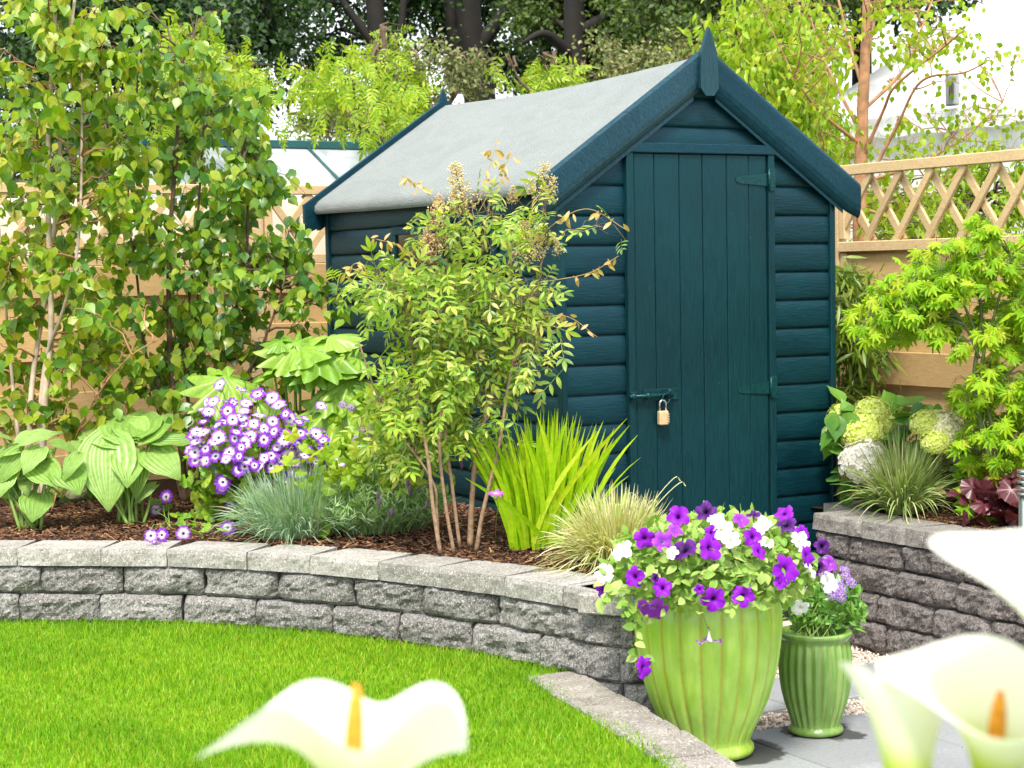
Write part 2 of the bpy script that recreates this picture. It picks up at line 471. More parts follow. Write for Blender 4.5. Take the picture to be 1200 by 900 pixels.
# ---------------------------------------------------------- retaining walls
def path_pts(ctrl, z=0):
    p = smooth_path(ctrl, 60*(len(ctrl)-1))
    d = np.concatenate([[0], np.cumsum(np.linalg.norm(np.diff(p, axis=0), axis=1))])
    return p, d
def rough_block(mb, a, b_, z0, z1, depth, seed, amp=.008, ch=.012, nx=18, nz=8, top=False, nout=None):
    a = np.array(a, float); b_ = np.array(b_, float)
    d = b_-a; L = np.linalg.norm(d); d /= L
    no = np.array([d[1], -d[0]])          # outward = right of direction
    if nout is not None: no = np.array(nout)
    V = []; 
    sv = Vector((seed*3.1, seed*1.7, seed*.9))
    tone = .5+.5*noise.noise(sv)
    for j in range(nz+1):
        tz = j/nz; z = z0+(z1-z0)*tz
        for i in range(nx+1):
            tx = i/nx; s_ = L*tx
            e = min(tx*L, (1-tx)*L); ez = (1-tz)*(z1-z0)
            if not top: ez = min(ez, tz*(z1-z0))
            pull = ch*(math.exp(-e/.008)+ (math.exp(-ez/.007)))
            p = Vector((s_*9, z*14, 0))+sv
            dsp = amp*(noise.noise(p)*1.1+.8*noise.noise(p*2.7)+.7*noise.noise(p*6.5))
            o_ = -pull*1.0+dsp
            shr = 0.0
            jz = .0025*noise.noise(p*1.7+Vector((9, 9, 9))) if (0 < j) and not top else 0
            q = a + d*(s_) + no*o_
            V.append((q[0], q[1], z + (jz if j == nz else 0)))
    F = []
    W_ = nx+1
    for j in range(nz):
        for i in range(nx):
            F.append((j*W_+i, j*W_+i+1, (j+1)*W_+i+1, (j+1)*W_+i))
    base = len(V)
    # back rows: top, and bottom corners
    tb = []
    for j in (0, nz):
        for i in (0, nx):
            q = a + d*(L*i/nx + (.012 if i == 0 else -.012)*(depth/.2)) - no*depth
            V.append((q[0], q[1], z0 if j == 0 else z1)); 
    b00, b01, b10, b11 = base, base+1, base+2, base+3
    F.append(tuple(nz*W_+i for i in range(nx+1))+(b11, b10))
    F.append(tuple(j*W_ for j in range(nz, -1, -1))+(b00, b10))
    F.append(tuple(j*W_+nx for j in range(nz+1))+(b11, b01))
    mb.add(V, F, 0, smooth=False)

def build_wall(ctrl, name, label, mblock, mcap, seed0, ncourse=4, bump_end=False, capw=(.30, .24)):
    c0 = ctrl[len(ctrl)//2]
    root = empty(name, (c0[0], c0[1], 0), label, 'retaining wall')
    p, d = path_pts(np.array(ctrl))
    T = nrm(np.gradient(p, axis=0)); NO = np.stack([T[:, 1], -T[:, 0]], 1)
    def at(s_, off):
        q = np.array([np.interp(s_, d, p[:, 0]), np.interp(s_, d, p[:, 1])])
        nn = nrm(np.array([np.interp(s_, d, NO[:, 0]), np.interp(s_, d, NO[:, 1])]))
        return q+nn*off
    ztop = .45; caph = .058; ch = (ztop-caph)/ncourse
    ch = .0985
    k = seed0
    mb = MB(); s_ = 0; i = 0
    while s_ < d[-1]-.05:
        Lb = capw[i % 2]*random.uniform(.93, 1.07); e = min(s_+Lb, d[-1]); e = d[-1] if d[-1]-e < .12 else e
        rough_block(mb, at(s_+.001, 0), at(e-.001, 0), ztop-caph, ztop, .205, k, .0045, .004, 18, 4, True)
        k += 1; s_ = e; i += 1
    mb.build('coping', mcap, root)
    for c in range(ncourse):
        mb = MB(); z1 = ztop-caph-c*ch-.001; z0 = z1-ch+.002
        s_ = -random.uniform(.04, .22)
        while s_ < d[-1]-.03:
            Lb = .288*random.uniform(.96, 1.04); a_ = max(s_, 0); e = min(s_+Lb, d[-1]); e = d[-1] if d[-1]-e < .10 else e; Lb = e-s_
            if e-a_ > .04:
                rough_block(mb, at(a_+.002, -.004+.011*c), at(e-.002, -.004+.011*c), z0, z1, .2, k, .0125, .019)
            k += 1; s_ = s_+Lb
        mb.build('block_course', mblock, root)
    return root

left_ctrl = [(-5.2, 2.45), (-4.3, 2.0), (-3.4, 1.36), (-2.485, .677), (-2.268, .51), (-2.024, .325), (-1.872, .161), (-1.691, -.085), (-1.584, -.275), (-1.46, -.57), (-1.379, -.77), (-1.305, -1.08), (-1.255, -1.30)]
build_wall(left_ctrl, 'retaining_wall', 'curved low wall of light grey rough blocks between the lawn and the left flower bed', M['block'], M['cap'], 3)
end_ctrl = [(-1.245, -1.315), (-1.07, -1.36), (-.86, -1.12), (-.68, -.70), (-.57, -.30), (-.52, .03)]
build_wall(end_ctrl, 'retaining_wall', 'short return of grey rough blocks behind the big lime green pot leading to the shed', M['block'], M['cap'], 303)
right_ctrl = [(.487, -.24), (.67, -.24)]
right2 = [(.283, -.235), (.278, -.6), (.28, -1.0), (.272, -1.35), (.27, -2.2), (.27, -3.4)]
build_wall(right2, 'retaining_wall', 'straight wall of darker grey rough blocks below the maple and the right bed', M['blockr'], M['capr'], 603)
build_wall(right_ctrl, 'retaining_wall', 'short end of the darker block wall facing the shed corner', M['blockr'], M['capr'], 903)

_r = bpy.data.objects['retaining_wall.001']
_m = MB(); _m.bbox((-1.155, -1.215, .4185), (.26, .22, .056), .004, 0, [[.8, .6, 0], [-.6, .8, 0], [0, 0, 1]]); _m.build('corner_coping', M['cap'], _r)
_m = MB(); _m.bbox((-1.14, -1.10, .405), (.16, .34, .082), .004); _m.build('corner_fill', M['cap'], _r)
# ---------------------------------------------------------- beds, lawn
M['soil'] = simple('dark_soil', (.035, .018, .010), .95, 0, .1, 40, .5, 1)
def bumpy(poly_fn, x0, x1, y0, y1, step, z, amp, name, mat, kind='structure'):
    nx = int((x1-x0)/step)+1; ny = int((y1-y0)/step)+1
    V = []; ok = []
    for j in range(ny):
        for i in range(nx):
            x = x0+i*step; y = y0+j*step
            V.append((x, y, z+amp*noise.noise(Vector((x*4, y*4, 1)))+amp*.5*noise.noise(Vector((x*17, y*17, 3)))))
            ok.append(poly_fn(x, y))
    F = [(j*nx+i, j*nx+i+1, (j+1)*nx+i+1, (j+1)*nx+i) for j in range(ny-1) for i in range(nx-1)
         if ok[j*nx+i] and ok[j*nx+i+1] and ok[(j+1)*nx+i] and ok[(j+1)*nx+i+1]]
    mb = MB(); mb.add(V, F); return mb.build(name, mat, kind=kind)
LC = smooth_path(np.array(left_ctrl), 240)
def inpoly(x, y, poly):
    c = False; n = len(poly); j = n-1
    for i in range(n):
        if (poly[i][1] > y) != (poly[j][1] > y) and x < (poly[j][0]-poly[i][0])*(y-poly[i][1])/(poly[j][1]-poly[i][1])+poly[i][0]: c = not c
        j = i
    return c
def offset(path, o):
    T = nrm(np.gradient(path, axis=0)); return path + np.stack([T[:, 1], -T[:, 0]], 1)*o
bedL = [tuple(v) for v in offset(LC, -.10)] + [tuple(v) for v in offset(smooth_path(np.array(end_ctrl), 60), -.10)] + [(-.60, .05), (-.60, 2.1), (1.3, 2.1), (1.3, 2.7), (-5.2, 2.7)]
bumpy(lambda x, y: inpoly(x, y, bedL), -5.2, 1.3, -1.4, 2.7, .035, .430, .010, 'soil', M['soil'])
bumpy(lambda x, y: x > .36 and (y < -.26 or x > .49), .36, 1.25, -3.4, 2.2, .035, .426, .010, 'soil', M['soil'])
# mulch chips
def chipmat():
    m_ = simple('bark_mulch', (.1, .05, .02), .9)
    t = m_.node_tree; g_ = t.nodes.new('ShaderNodeNewGeometry')
    r = ramp(t, [(0, (.025, .010, .005)), (.45, (.085, .034, .014)), (.8, (.17, .075, .032)), (.95, (.30, .16, .075)), (1, (.42, .27, .15))])
    t.links.new(g_.outputs['Random Per Island'], r.inputs[0]); t.links.new(r.outputs[0], t.nodes['Principled BSDF'].inputs['Base Color'])
    return m_
M['chip'] = chipmat()
CH = (np.array([(-.5, -.5, 0), (.5, -.42, 0), (.45, .5, .02), (-.42, .46, 0), (-.4, -.42, .22), (.4, -.38, .2), (.36, .42, .22), (-.36, .4, .2)]),
      [(4, 5, 6, 7), (0, 1, 5, 4), (1, 2, 6, 5), (2, 3, 7, 6), (3, 0, 4, 7)], np.zeros((8, 2)))
def mulch(poly, x0, x1, y0, y1, n, zb, name_label):
    mb = MB(); P = np.stack([rng.uniform(x0, x1, n), rng.uniform(y0, y1, n)], 1)
    P = P[[inpoly(a, b, poly) for a, b in P]]
    k = len(P)
    P3 = np.column_stack([P, rng.uniform(zb-.004, zb+.014, k)])
    a = rng.uniform(0, 2*np.pi, k)
    Y = np.column_stack([np.cos(a), np.sin(a), rng.normal(0, .25, k)])
    N = nrm(np.column_stack([rng.normal(0, .35, k), rng.normal(0, .35, k), np.ones(k)]))
    sz = np.column_stack([rng.uniform(.003, .009, k), rng.uniform(.010, .032, k), rng.uniform(.004, .012, k)])
    mb.inst(CH, P3, Y, N, sz, smooth=False)
    o = mb.build('mulch', M['chip'], kind='stuff'); o['label'] = name_label; o['category'] = 'mulch'
mulch([tuple(v) for v in offset(LC, -.19)] + [tuple(v) for v in offset(smooth_path(np.array(end_ctrl), 60), -.19)]+[(-.62, .05), (-.62, 1.9), (-3.4, 2.3), (-5, 2.6)], -2.9, -.55, -1.4, 1.9, 30000, .442, 'brown bark chips covering the left flower bed behind the curved wall')
mulch([(.475, -2.1), (.475, -.4), (.62, -.3), (.62, .3), (1.2, .3), (1.2, -2.1)], .47, 1.2, -2.1, .3, 10000, .438, 'brown bark chips under the maple and hydrangeas on the right')

brick_line = np.array([(-1.285, -1.12), (-1.34, -1.38), (-1.385, -1.62), (-1.445, -1.90), (-1.515, -2.20), (-1.63, -2.65), (-1.80, -3.2), (-2.05, -3.8), (-2.4, -4.5), (-2.9, -5.4), (-3.5, -6.2)])
BR = smooth_path(brick_line, 300)
lawn_poly = [tuple(v) for v in offset(LC, -.03) if v[1] > -1.10] + [(-1.42, -1.12)] + [tuple(v) for v in offset(BR, .100)[20:]] + [(-9, -6.2), (-9, 2.6)]
ls = MB()
# the lawn bed is a raised slab of soil with a skirt down to the patio
pl = [p_ for i, p_ in enumerate(lawn_poly) if i % 6 == 0 or i > len(lawn_poly)-3]
kN = len(pl)
ls.add([(x, y, .193) for x, y in pl]+[(x, y, -.02) for x, y in pl], [tuple(range(kN))]+[(i, (i+1) % kN, kN+(i+1) % kN, kN+i) for i in range(kN)], smooth=False)
M['turf'] = simple('turf_soil', (.12, .21, .008), .95, 0, .1, 30, .3)
ls.build('lawn', M['turf'], kind='structure')
# bricks
bk = MB(); d = np.concatenate([[0], np.cumsum(np.linalg.norm(np.diff(BR, axis=0), axis=1))])
s_ = .03; k = 0
while s_ < d[-1]:
    q = np.array([np.interp(s_, d, BR[:, 0]), np.interp(s_, d, BR[:, 1])])
    q2 = np.array([np.interp(s_+.02, d, BR[:, 0]), np.interp(s_+.02, d, BR[:, 1])])
    t_ = nrm(q2-q); nn = np.array([t_[1], -t_[0]])          # towards the lawn
    jt = random.gauss(0, .03)
    t2 = np.array([t_[0]*math.cos(jt)-t_[1]*math.sin(jt), t_[0]*math.sin(jt)+t_[1]*math.cos(jt)]); n2 = np.array([t2[1], -t2[0]])
    R_ = np.array([[n2[0], n2[1], 0], [t2[0], t2[1], 0], [0, 0, 1]])
    c_ = q+nn*.062+nn*random.gauss(0, .003)
    bk.bbox((c_[0], c_[1], .103+random.gauss(0, .0025)), (.165, .100, .206), .008, 0, R_)
    s_ += .111; k += 1
    if k > 48: break
o = bk.build('brick_edging', stone_mat('edging_brick', (.19, .175, .158), (.30, .28, .255), True), loc=(-1.35, -1.4, 0))
tag(o, 'row of brownish grey paving bricks edging the lawn beside the big green pot', 'edging')

# grass blades
def grass():
    n = 290000
    xs_ = rng.uniform(-4.2, -1.2, n); ys = rng.uniform(-3.4, 1.45, n)
    P = np.stack([xs_, ys], 1)
    # clip to camera wedge with margin and to the lawn
    v = np.column_stack([xs_, ys, np.full(n, .2)])-CAM
    tt = v@FW; px = 600+FPX*(v@RT)/tt; py = 450-FPX*(v@UP)/tt
    P = P[(px > -120) & (px < 980) & (py < 1000)]
    from itertools import compress
    lp = np.array(lawn_poly)
    inside = np.zeros(len(P), bool); j = len(lp)-1
    for i in range(len(lp)):
        yi, yj, xi, xj = lp[i, 1], lp[j, 1], lp[i, 0], lp[j, 0]
        with np.errstate(divide='ignore', invalid='ignore'):
            c = ((yi > P[:, 1]) != (yj > P[:, 1])) & (P[:, 0] < (xj-xi)*(P[:, 1]-yi)/(yj-yi+1e-12)+xi)
        inside ^= c; j = i
    P = P[inside]
    # patchy density and a thin fringe against the wall
    k = len(P)
    a = rng.uniform(0, 2*np.pi, k); lean = rng.uniform(.05, .75, k)
    h = rng.uniform(.015, .030, k)*(1+.25*np.sin(P[:, 0]*9+P[:, 1]*5))
    dirx, diry = np.cos(a)*lean, np.sin(a)*lean
    b0 = np.column_stack([P, np.full(k, .190)])
    b = rng.uniform(0, 2*np.pi, k); wv = np.column_stack([np.cos(b), np.sin(b), np.zeros(k)])*rng.uniform(.0009, .0017, k)[:, None]
    mid = b0+np.column_stack([dirx*h*.4, diry*h*.4, h*.6]); tip = b0+np.column_stack([dirx*h*1.1, diry*h*1.1, h])
    V = np.stack([b0-wv, b0+wv, mid+wv*.8, mid-wv*.8, tip], 1).reshape(-1, 3)
    mb = MB()
    base = (np.arange(k)*5)[:, None]
    L = np.concatenate([base+[0, 1, 2, 3], base+[3, 2, 4]], 1).ravel()
    mb.v.append(V); mb.li.append(L); mb.lt.append(np.tile([4, 3], k)); mb.mi.append(np.zeros(2*k, int)); mb.sm.append(np.ones(2*k, bool))
    mb.uv.append(np.zeros((len(L), 2))); mb.n = len(V)
    M['grass'] = leafmat('grass_blades', [(.08, .21, .006), (.15, .36, .008), (.22, .46, .012), (.29, .52, .018), (.44, .48, .06)], .45, .5, .25, patch=2.6)
    o = mb.build('grass', M['grass'], kind='stuff'); o['label'] = 'bright green short mown grass of the lawn'; o['category'] = 'grass'
grass()
# ================================================================== shed
SB, SZR, SZE, SL, SG, SW = .7262, 2.183, 1.683, 2.133, .0583, .61
SLOPE = (SZR-SZE)/SB
shed = empty('garden_shed', (0, 1.0, .03), 'dark teal painted wooden garden shed with grey felt roof and a padlocked plank door', 'shed')
BH = .1085
def loglap(mb, A, d2, no, segs, zt, seed=0, mat=0):
    """one rolled board. A origin (x,y), d2 unit dir along the wall, no outward, segs(z)->(s0,s1)"""
    prof = [(0, .0), (.0085, .0015), (.0115, .010), (.0125, .035), (.0118, .065), (.0092, .088), (.0045, .1015), (.0005, BH)]
    V = []
    lim = segs
    for o_, dz in prof:
        z = zt-BH+dz
        s0, s1 = lim(z)
        nseg = 6
        for i in range(nseg+1):
            s_ = s0+(s1-s0)*i/nseg
            w_ = .0012*noise.noise(Vector((s_*5, seed*2.3, dz*20)))
            q = np.array(A)+np.array(d2)*s_+np.array(no)*(o_+w_)
            V.append((q[0], q[1], z))
    W_ = 7
    F = [(j*W_+i, j*W_+i+1, (j+1)*W_+i+1, (j+1)*W_+i) for j in range(len(prof)-1) for i in range(W_-1)]
    mb.add(V, F, mat, smooth=True)
    kp = len(prof)
    mb.add([V[j*W_] for j in range(kp)]+[V[j*W_+W_-1] for j in range(kp)], [tuple(range(kp-1, -1, -1)), tuple(range(kp, 2*kp))], mat, smooth=False)
def nail(mb, p, n_, r=.0028, mat=1):
    n_ = nrm(np.array(n_, float)); a = nrm(np.cross(n_, (0, 0, 1))); b_ = np.cross(n_, a)
    V = [np.array(p)+n_*.001]+[np.array(p)+a*r*math.cos(t)+b_*r*math.sin(t) for t in np.arange(6)*math.pi/3]
    mb.add(V, [(0, 1+i, 1+(i+1) % 6) for i in range(6)], mat)
fw = MB()
top_lim = lambda z: max(0.02, (SZR-.075-z)/SLOPE)
zb0 = 1.346+BH*4                     # board joints fall on this ladder
zt = zb0+BH*8
kk = 0
DL, DR = -.344, .326
while zt > .10:
    if zt-BH > 1.80-.02:                                      # gable above the lintel
        loglap(fw, (0, SG), (1, 0), (0, -1), lambda z: (-min(SW, top_lim(z)), min(SW, top_lim(z))) if z < SZR-.08 else (-.02, .02), zt, kk) if zt < 2.16 else None
    else:
        loglap(fw, (0, SG), (1, 0), (0, -1), lambda z: (-min(SW-.012, max(top_lim(z), .35)), DL), zt, kk)
        loglap(fw, (0, SG), (1, 0), (0, -1), lambda z: (DR, min(SW-.005, max(top_lim(z), .34))), zt, kk+50)
        if zt < 1.66:
            for x in (-SW+.028, DL-.012, DR+.014, SW-.022):
                for dz in (.03, .075):
                    nail(fw, (x+random.gauss(0, .002), SG-.0165, zt-BH+dz+random.gauss(0, .003)), (0, -1, 0), .0022)
    zt -= BH; kk += 1
M['nail'] = simple('nail_head', (.01, .012, .012), .5)
fw.box((0, SG+.03, .86), (SW*2-.03, .03, 1.60), 0); fw.add([(-.56, SG+.02, 1.66), (.56, SG+.02, 1.66), (0, SG+.02, 2.06)], [(0, 1, 2)], 0, smooth=False)
fw.build('front_wall', [M['teal_h'], M['nail']], shed)
sw_ = MB(); zt = zb0+BH*2+.0; kk = 200
while zt > .10:
    loglap(sw_, (-SW, 0), (0, 1), (-1, 0), lambda z: (SG+.004, 2.09), zt, kk) if zt < 1.74 else None; zt -= BH; kk += 1
sw_.box((-SW+.03, 1.07, .9), (.03, 2.0, 1.6), 0)
sw_.build('side_wall', M['teal_h'], shed)
sr = MB(); zt = zb0+BH*2; kk = 300
while zt > .10:
    loglap(sr, (SW, 0), (0, -1), (1, 0), lambda z: (-2.09, -SG-.004), zt, kk) if zt < 1.74 else None; zt -= BH; kk += 1
sr.box((SW-.03, 1.07, .9), (.03, 2.0, 1.6), 0)
sr.build('side_wall', M['teal_h'], shed)
rw = MB(); rw.box((0, 2.09, .86), (1.2, .03, 1.6)); rw.add([(-.6, 2.10, 1.66), (.6, 2.10, 1.66), (0, 2.10, 2.06)], [(0, 1, 2)])
rw.build('rear_wall', M['teal_h'], shed)
for x, y in ((-SW-.004, SG-.008), (SW+.004, SG-.006)):
    c_ = MB(); c_.bbox((x, y, .845), (.024, .036, 1.55), .003); c_.build('corner_trim', M['teal_v'], shed)
c_ = MB(); c_.bbox((-SW-.008, 2.09, .86), (.026, .034, 1.62), .003); c_.build('corner_trim', M['teal_v'], shed)
# roof
rf = MB()
n_ = 14; yr_ = np.linspace(.004, SL-.004, 22)
def roofz(x, y):
    sag = -.022*math.sin(math.pi*(y-.0)/SL)**1.0*(1-abs(x)/SB*.6)
    return SZR-.028-abs(x)*SLOPE + sag + .0012*noise.noise(Vector((x*6, y*4, 0)))
prof = []
for s_ in (-1, 1):
    pass
SF = .668
xsr = [-SF-.004, -SF-.011, -SF-.008, -SF+.004] + list(np.linspace(-SF+.02, -.03, 9)) + [-.012, 0, .012] + list(np.linspace(.03, SF-.02, 9)) + [SF-.004, SF+.008, SF+.011, SF+.004]
dzr = [-.052, -.040, -.016, -.003] + [0]*21 + [-.003, -.016, -.040, -.052]
V = []
for y in yr_:
    for x, dz in zip(xsr, dzr):
        xx = min(abs(x), SF)
        z = roofz(xx, y) + dz - (.002 if abs(x) < .02 else 0)
        if abs(x) > SF-.005: z += .002*noise.noise(Vector((y*6, 3, 1)))
        V.append((x, y, z))
W_ = len(xsr)
F = [(j*W_+i, j*W_+i+1, (j+1)*W_+i+1, (j+1)*W_+i) for j in range(len(yr_)-1) for i in range(W_-1)]
rf.add(V, F)
# boards underneath
for s_ in (-1, 1):
    V = [(0, .006, SZR-.065), (s_*.66, .006, SZR-.065-.66*SLOPE), (s_*.66, SL-.006, SZR-.065-.66*SLOPE), (0, SL-.006, SZR-.065)]
    V = V+[(x, y, z-.02) for x, y, z in V]
    rf.add(V, [(0, 1, 2, 3), (4, 7, 6, 5), (0, 4, 5, 1), (1, 5, 6, 2), (2, 6, 7, 3)], 1, smooth=False)
rf.build('roof', [M['felt'], M['teal_r']], shed)
_t = M['felt'].node_tree; _b = _t.nodes['Principled BSDF']
_f = noise_(_t, objco(_t, (1, .5, 1)), 5, 5, .6, 1.5); _bm = _t.nodes.new('ShaderNodeBump'); _bm.inputs['Strength'].default_value = .5; _bm.inputs['Distance'].default_value = .012
_t.links.new(_f, _bm.inputs['Height']); _old = _b.inputs['Normal'].links[0].from_socket; _t.links.new(_old, _bm.inputs['Normal']); _t.links.new(_bm.outputs[0], _b.inputs['Normal'])
_c = _b.inputs['Base Color'].links[0].from_socket; _rr = ramp(_t, [(.35, (.92, .93, .92)), (.62, (1.03, 1.03, 1.03))]); _t.links.new(_f, _rr.inputs[0]); _t.links.new(mixc(_t, _c, _rr.outputs[0], .9, 'MULTIPLY'), _b.inputs['Base Color'])
# bargeboards: rounded timber, front and rear
def barge(y0, y1, s_, name='bargeboard'):
    mb = MB(); nn = 12
    xe = SB; H = .148; He = .132
    prof = [(0, y1), (0, y0+.006), (.012, y0+.001), (.03, y0), (.10, y0+.0005), (.122, y0+.004), (.138, y0+.010), (.148, y0+.016), (.148, y1)]
    V = []
    for i in range(nn+1):
        x = xe*i/nn
        for (h, y) in prof:
            hh = h if i < nn else h*He/H
            V.append((s_*x, y+.0012*noise.noise(Vector((x*5, h*10, y0*9+s_))), SZR-x*SLOPE-hh))
    W_ = len(prof)
    F = [(i*W_+j, i*W_+j+1, (i+1)*W_+j+1, (i+1)*W_+j) for i in range(nn) for j in range(W_-1)]
    F += [(i*W_+W_-1, i*W_, (i+1)*W_, (i+1)*W_+W_-1) for i in range(nn)]
    F += [tuple(range(W_)), tuple(nn*W_+j for j in range(W_-1, -1, -1))]
    mb.add(V, F, 0, smooth=False)
    mb.build(name, M['teal_r'], shed)
    # slim batten just showing below
    b2 = MB(); V = []
    for x in (.05, xe-.075):
        for h, y in ((.15, y1-.001), (.15, y0+.020), (.166, y0+.020), (.166, y1-.001)):
            V.append((s_*x, y, SZR-x*SLOPE-h+.0005))
    b2.add(V, [(0, 1, 5, 4), (1, 2, 6, 5), (2, 3, 7, 6), (3, 0, 4, 7), (0, 3, 2, 1), (4, 5, 6, 7)], smooth=False)
    b2.build('batten', M['teal_r'], shed)
for s_ in (-1, 1):
    barge(0, .022, s_)
    barge(SL+.0, SL-.022, s_)
for y in (-.016, SL-.004):
    f = MB(); out_ = [(-.0, 2.252), (.012, 2.225), (.034, 2.160), (.040, 2.085), (.040, 2.028), (.018, 2.000), (-.018, 2.000), (-.040, 2.028), (-.040, 2.085), (-.034, 2.160), (-.012, 2.225)]
    if y > 1: out_ = [(x, z-.02) for x, z in out_]
    k = len(out_)
    V = [(x, y-.0, z) for x, z in out_]+[(x, y+.016, z) for x, z in out_]
    f.add(V, [tuple(range(k)), tuple(range(2*k-1, k-1, -1))]+[(i, k+i, k+(i+1) % k, (i+1) % k) for i in range(k)], smooth=False)
    for x, z in ((-.022, 2.088), (.022, 2.088)):
        if y < 1: nail(f, (x, y-.001, z), (0, -1, 0), .0026, 1)
    f.build('finial', [M['teal_v'], M['nail']], shed)
# lintel, frame, door
l_ = MB(); l_.bbox((0, SG-.026, 1.808), (.71, .024, .036), .003); l_.build('lintel', M['teal_r'], shed)
for a_, b_ in ((-.344, -.313), (.297, .326)):
    c_ = MB(); c_.bbox(((a_+b_)/2, SG-.021, .92), (b_-a_, .024, 1.74), .002)
    if a_ > 0:
        for z in np.arange(.3, 1.75, .09): nail(c_, ((a_+b_)/2+.003, SG-.0335, z), (0, -1, 0), .002)
    c_.build('door_frame', [M['teal_v'], M['nail']], shed)
dr = MB()
edges = [-.309, -.219, -.108, -.004, .106, .209, .293]
for i in range(6):
    dr.bbox(((edges[i]+edges[i+1])/2, SG-.016+random.gauss(0, .0008), .925), (edges[i+1]-edges[i]-.003, .020, 1.725), .0028)
for z in (.93, 1.66, .25):
    for i in range(6):
        for q in (.3, .7): nail(dr, (edges[i]+(edges[i+1]-edges[i])*q+random.gauss(0, .004), SG-.0275, z+random.gauss(0, .006)), (0, -1, 0), .0021)
dr.box((-.008, SG+.002, .925), (.60, .008, 1.72), 2)
door = dr.build('door', [M['teal_v'], M['nail'], M['dark']], shed)
M['teal_m'] = paint_mat('teal_painted_metal', (.003, .030, .032), (.005, .042, .044), (2, 2, 2), .3)
for zc in (1.697, .905):
    h = MB(); yy = SG-.030
    V = [(.148, yy, zc-.008), (.158, yy, zc-.015), (.293, yy, zc-.024), (.293, yy, zc+.024), (.158, yy, zc+.010), (.148, yy, zc+.004)]
    V += [(x, y+.003, z) for x, y, z in V]; k = 6
    h.add(V, [tuple(range(k)), tuple(range(2*k-1, k-1, -1))]+[(i, k+i, k+(i+1) % k, (i+1) % k) for i in range(k)], smooth=False)
    h.bbox((.313, SG-.036, zc), (.026, .004, .086), .001); h.tube([(.298, SG-.036, zc-.04), (.298, SG-.036, zc+.04)], .005, 8)
    for x in (.165, .21, .26): nail(h, (x, yy-.001, zc-.004), (0, -1, 0), .004)
    for z in (-.03, -.01, .012, .032): nail(h, (.315, SG-.039, zc+z), (0, -1, 0), .0035)
    h.build('hinge', [M['teal_m'], M['teal_m']], door)
bl = MB(); zc = .900; yy = SG-.030
bl.bbox((-.205, yy, zc+.002), (.155, .004, .042), .001)
bl.bbox((-.33, SG-.038, zc), (.026, .008, .034), .001)
bl.tube([(-.350, yy-.014, zc), (-.160, yy-.014, zc)], .0075, 10)
for x in (-.335, -.272, -.182): bl.tube([(x-.007, yy-.014, zc), (x+.007, yy-.014, zc)], .0125, 10)
bl.tube([(-.188, yy-.014, zc), (-.186, yy-.03, zc+.004), (-.186, yy-.034, zc+.022)], .006, 8)
bl.tube([(-.197+.016*math.cos(t), yy-.022, zc-.014+.018*math.sin(t)) for t in np.linspace(0, 6.28, 14)], .003, 6)
for x in (-.272, -.14, -.235): nail(bl, (x, yy-.003, zc+.016), (0, -1, 0), .004)
bl.build('bolt', [M['teal_m'], M['teal_m']], door)
# window in the side wall
wroot = MB(); x_ = -SW-.020
for (a_, b_) in (((.50, 1.392), (1.527, 1.561)), ((.50, 1.392), (1.14, 1.17))):
    wroot.bbox((x_, (a_[0]+a_[1])/2, (b_[0]+b_[1])/2), (.02, a_[1]-a_[0], b_[1]-b_[0]), .002)
for y in (.515, .945, 1.377): wroot.bbox((x_, y, 1.35), (.018, .03, .36), .002)
win = wroot.build('window', M['teal_v'], shed)
pn = MB(); pn.box((-SW-.0175, .945, 1.35), (.004, .86, .36)); 
mg, t_, n__, b_ = newmat('window_glass'); b_.inputs['Base Color'].default_value = (.012, .012, .010, 1); b_.inputs['Roughness'].default_value = .06
pn.build('pane', mg, win)

# padlock hanging from the bolt
pk = empty('padlock', (-.212, -.005, .80), 'small brass combination padlock hanging from the bolt of the teal door', 'padlock')
M['brass'] = simple('satin_brass', (.72, .52, .30), .38, .35, .5, 60, .12)
M['steel'] = simple('steel', (.55, .56, .56), .25, .9)
b = MB(); b.bbox((-.212, .006, .817), (.040, .022, .052), .004)
for z in (.803, .812, .821, .830): b.bbox((-.197, -.0055, z), (.011, .002, .006), .0005, 1)
b.build('body', [M['brass'], simple('dial_wheel', (.45, .33, .2), .5)], pk)
b = MB(); b.tube([(-.226, .006, .840), (-.226, .006, .866)]+[(-.212-.014*math.cos(t), .006, .868+.014*math.sin(t)) for t in np.linspace(.2, 2.94, 8)]+[(-.198, .006, .866), (-.198, .006, .840)], .0032, 8)
b.build('shackle', M['steel'], pk)

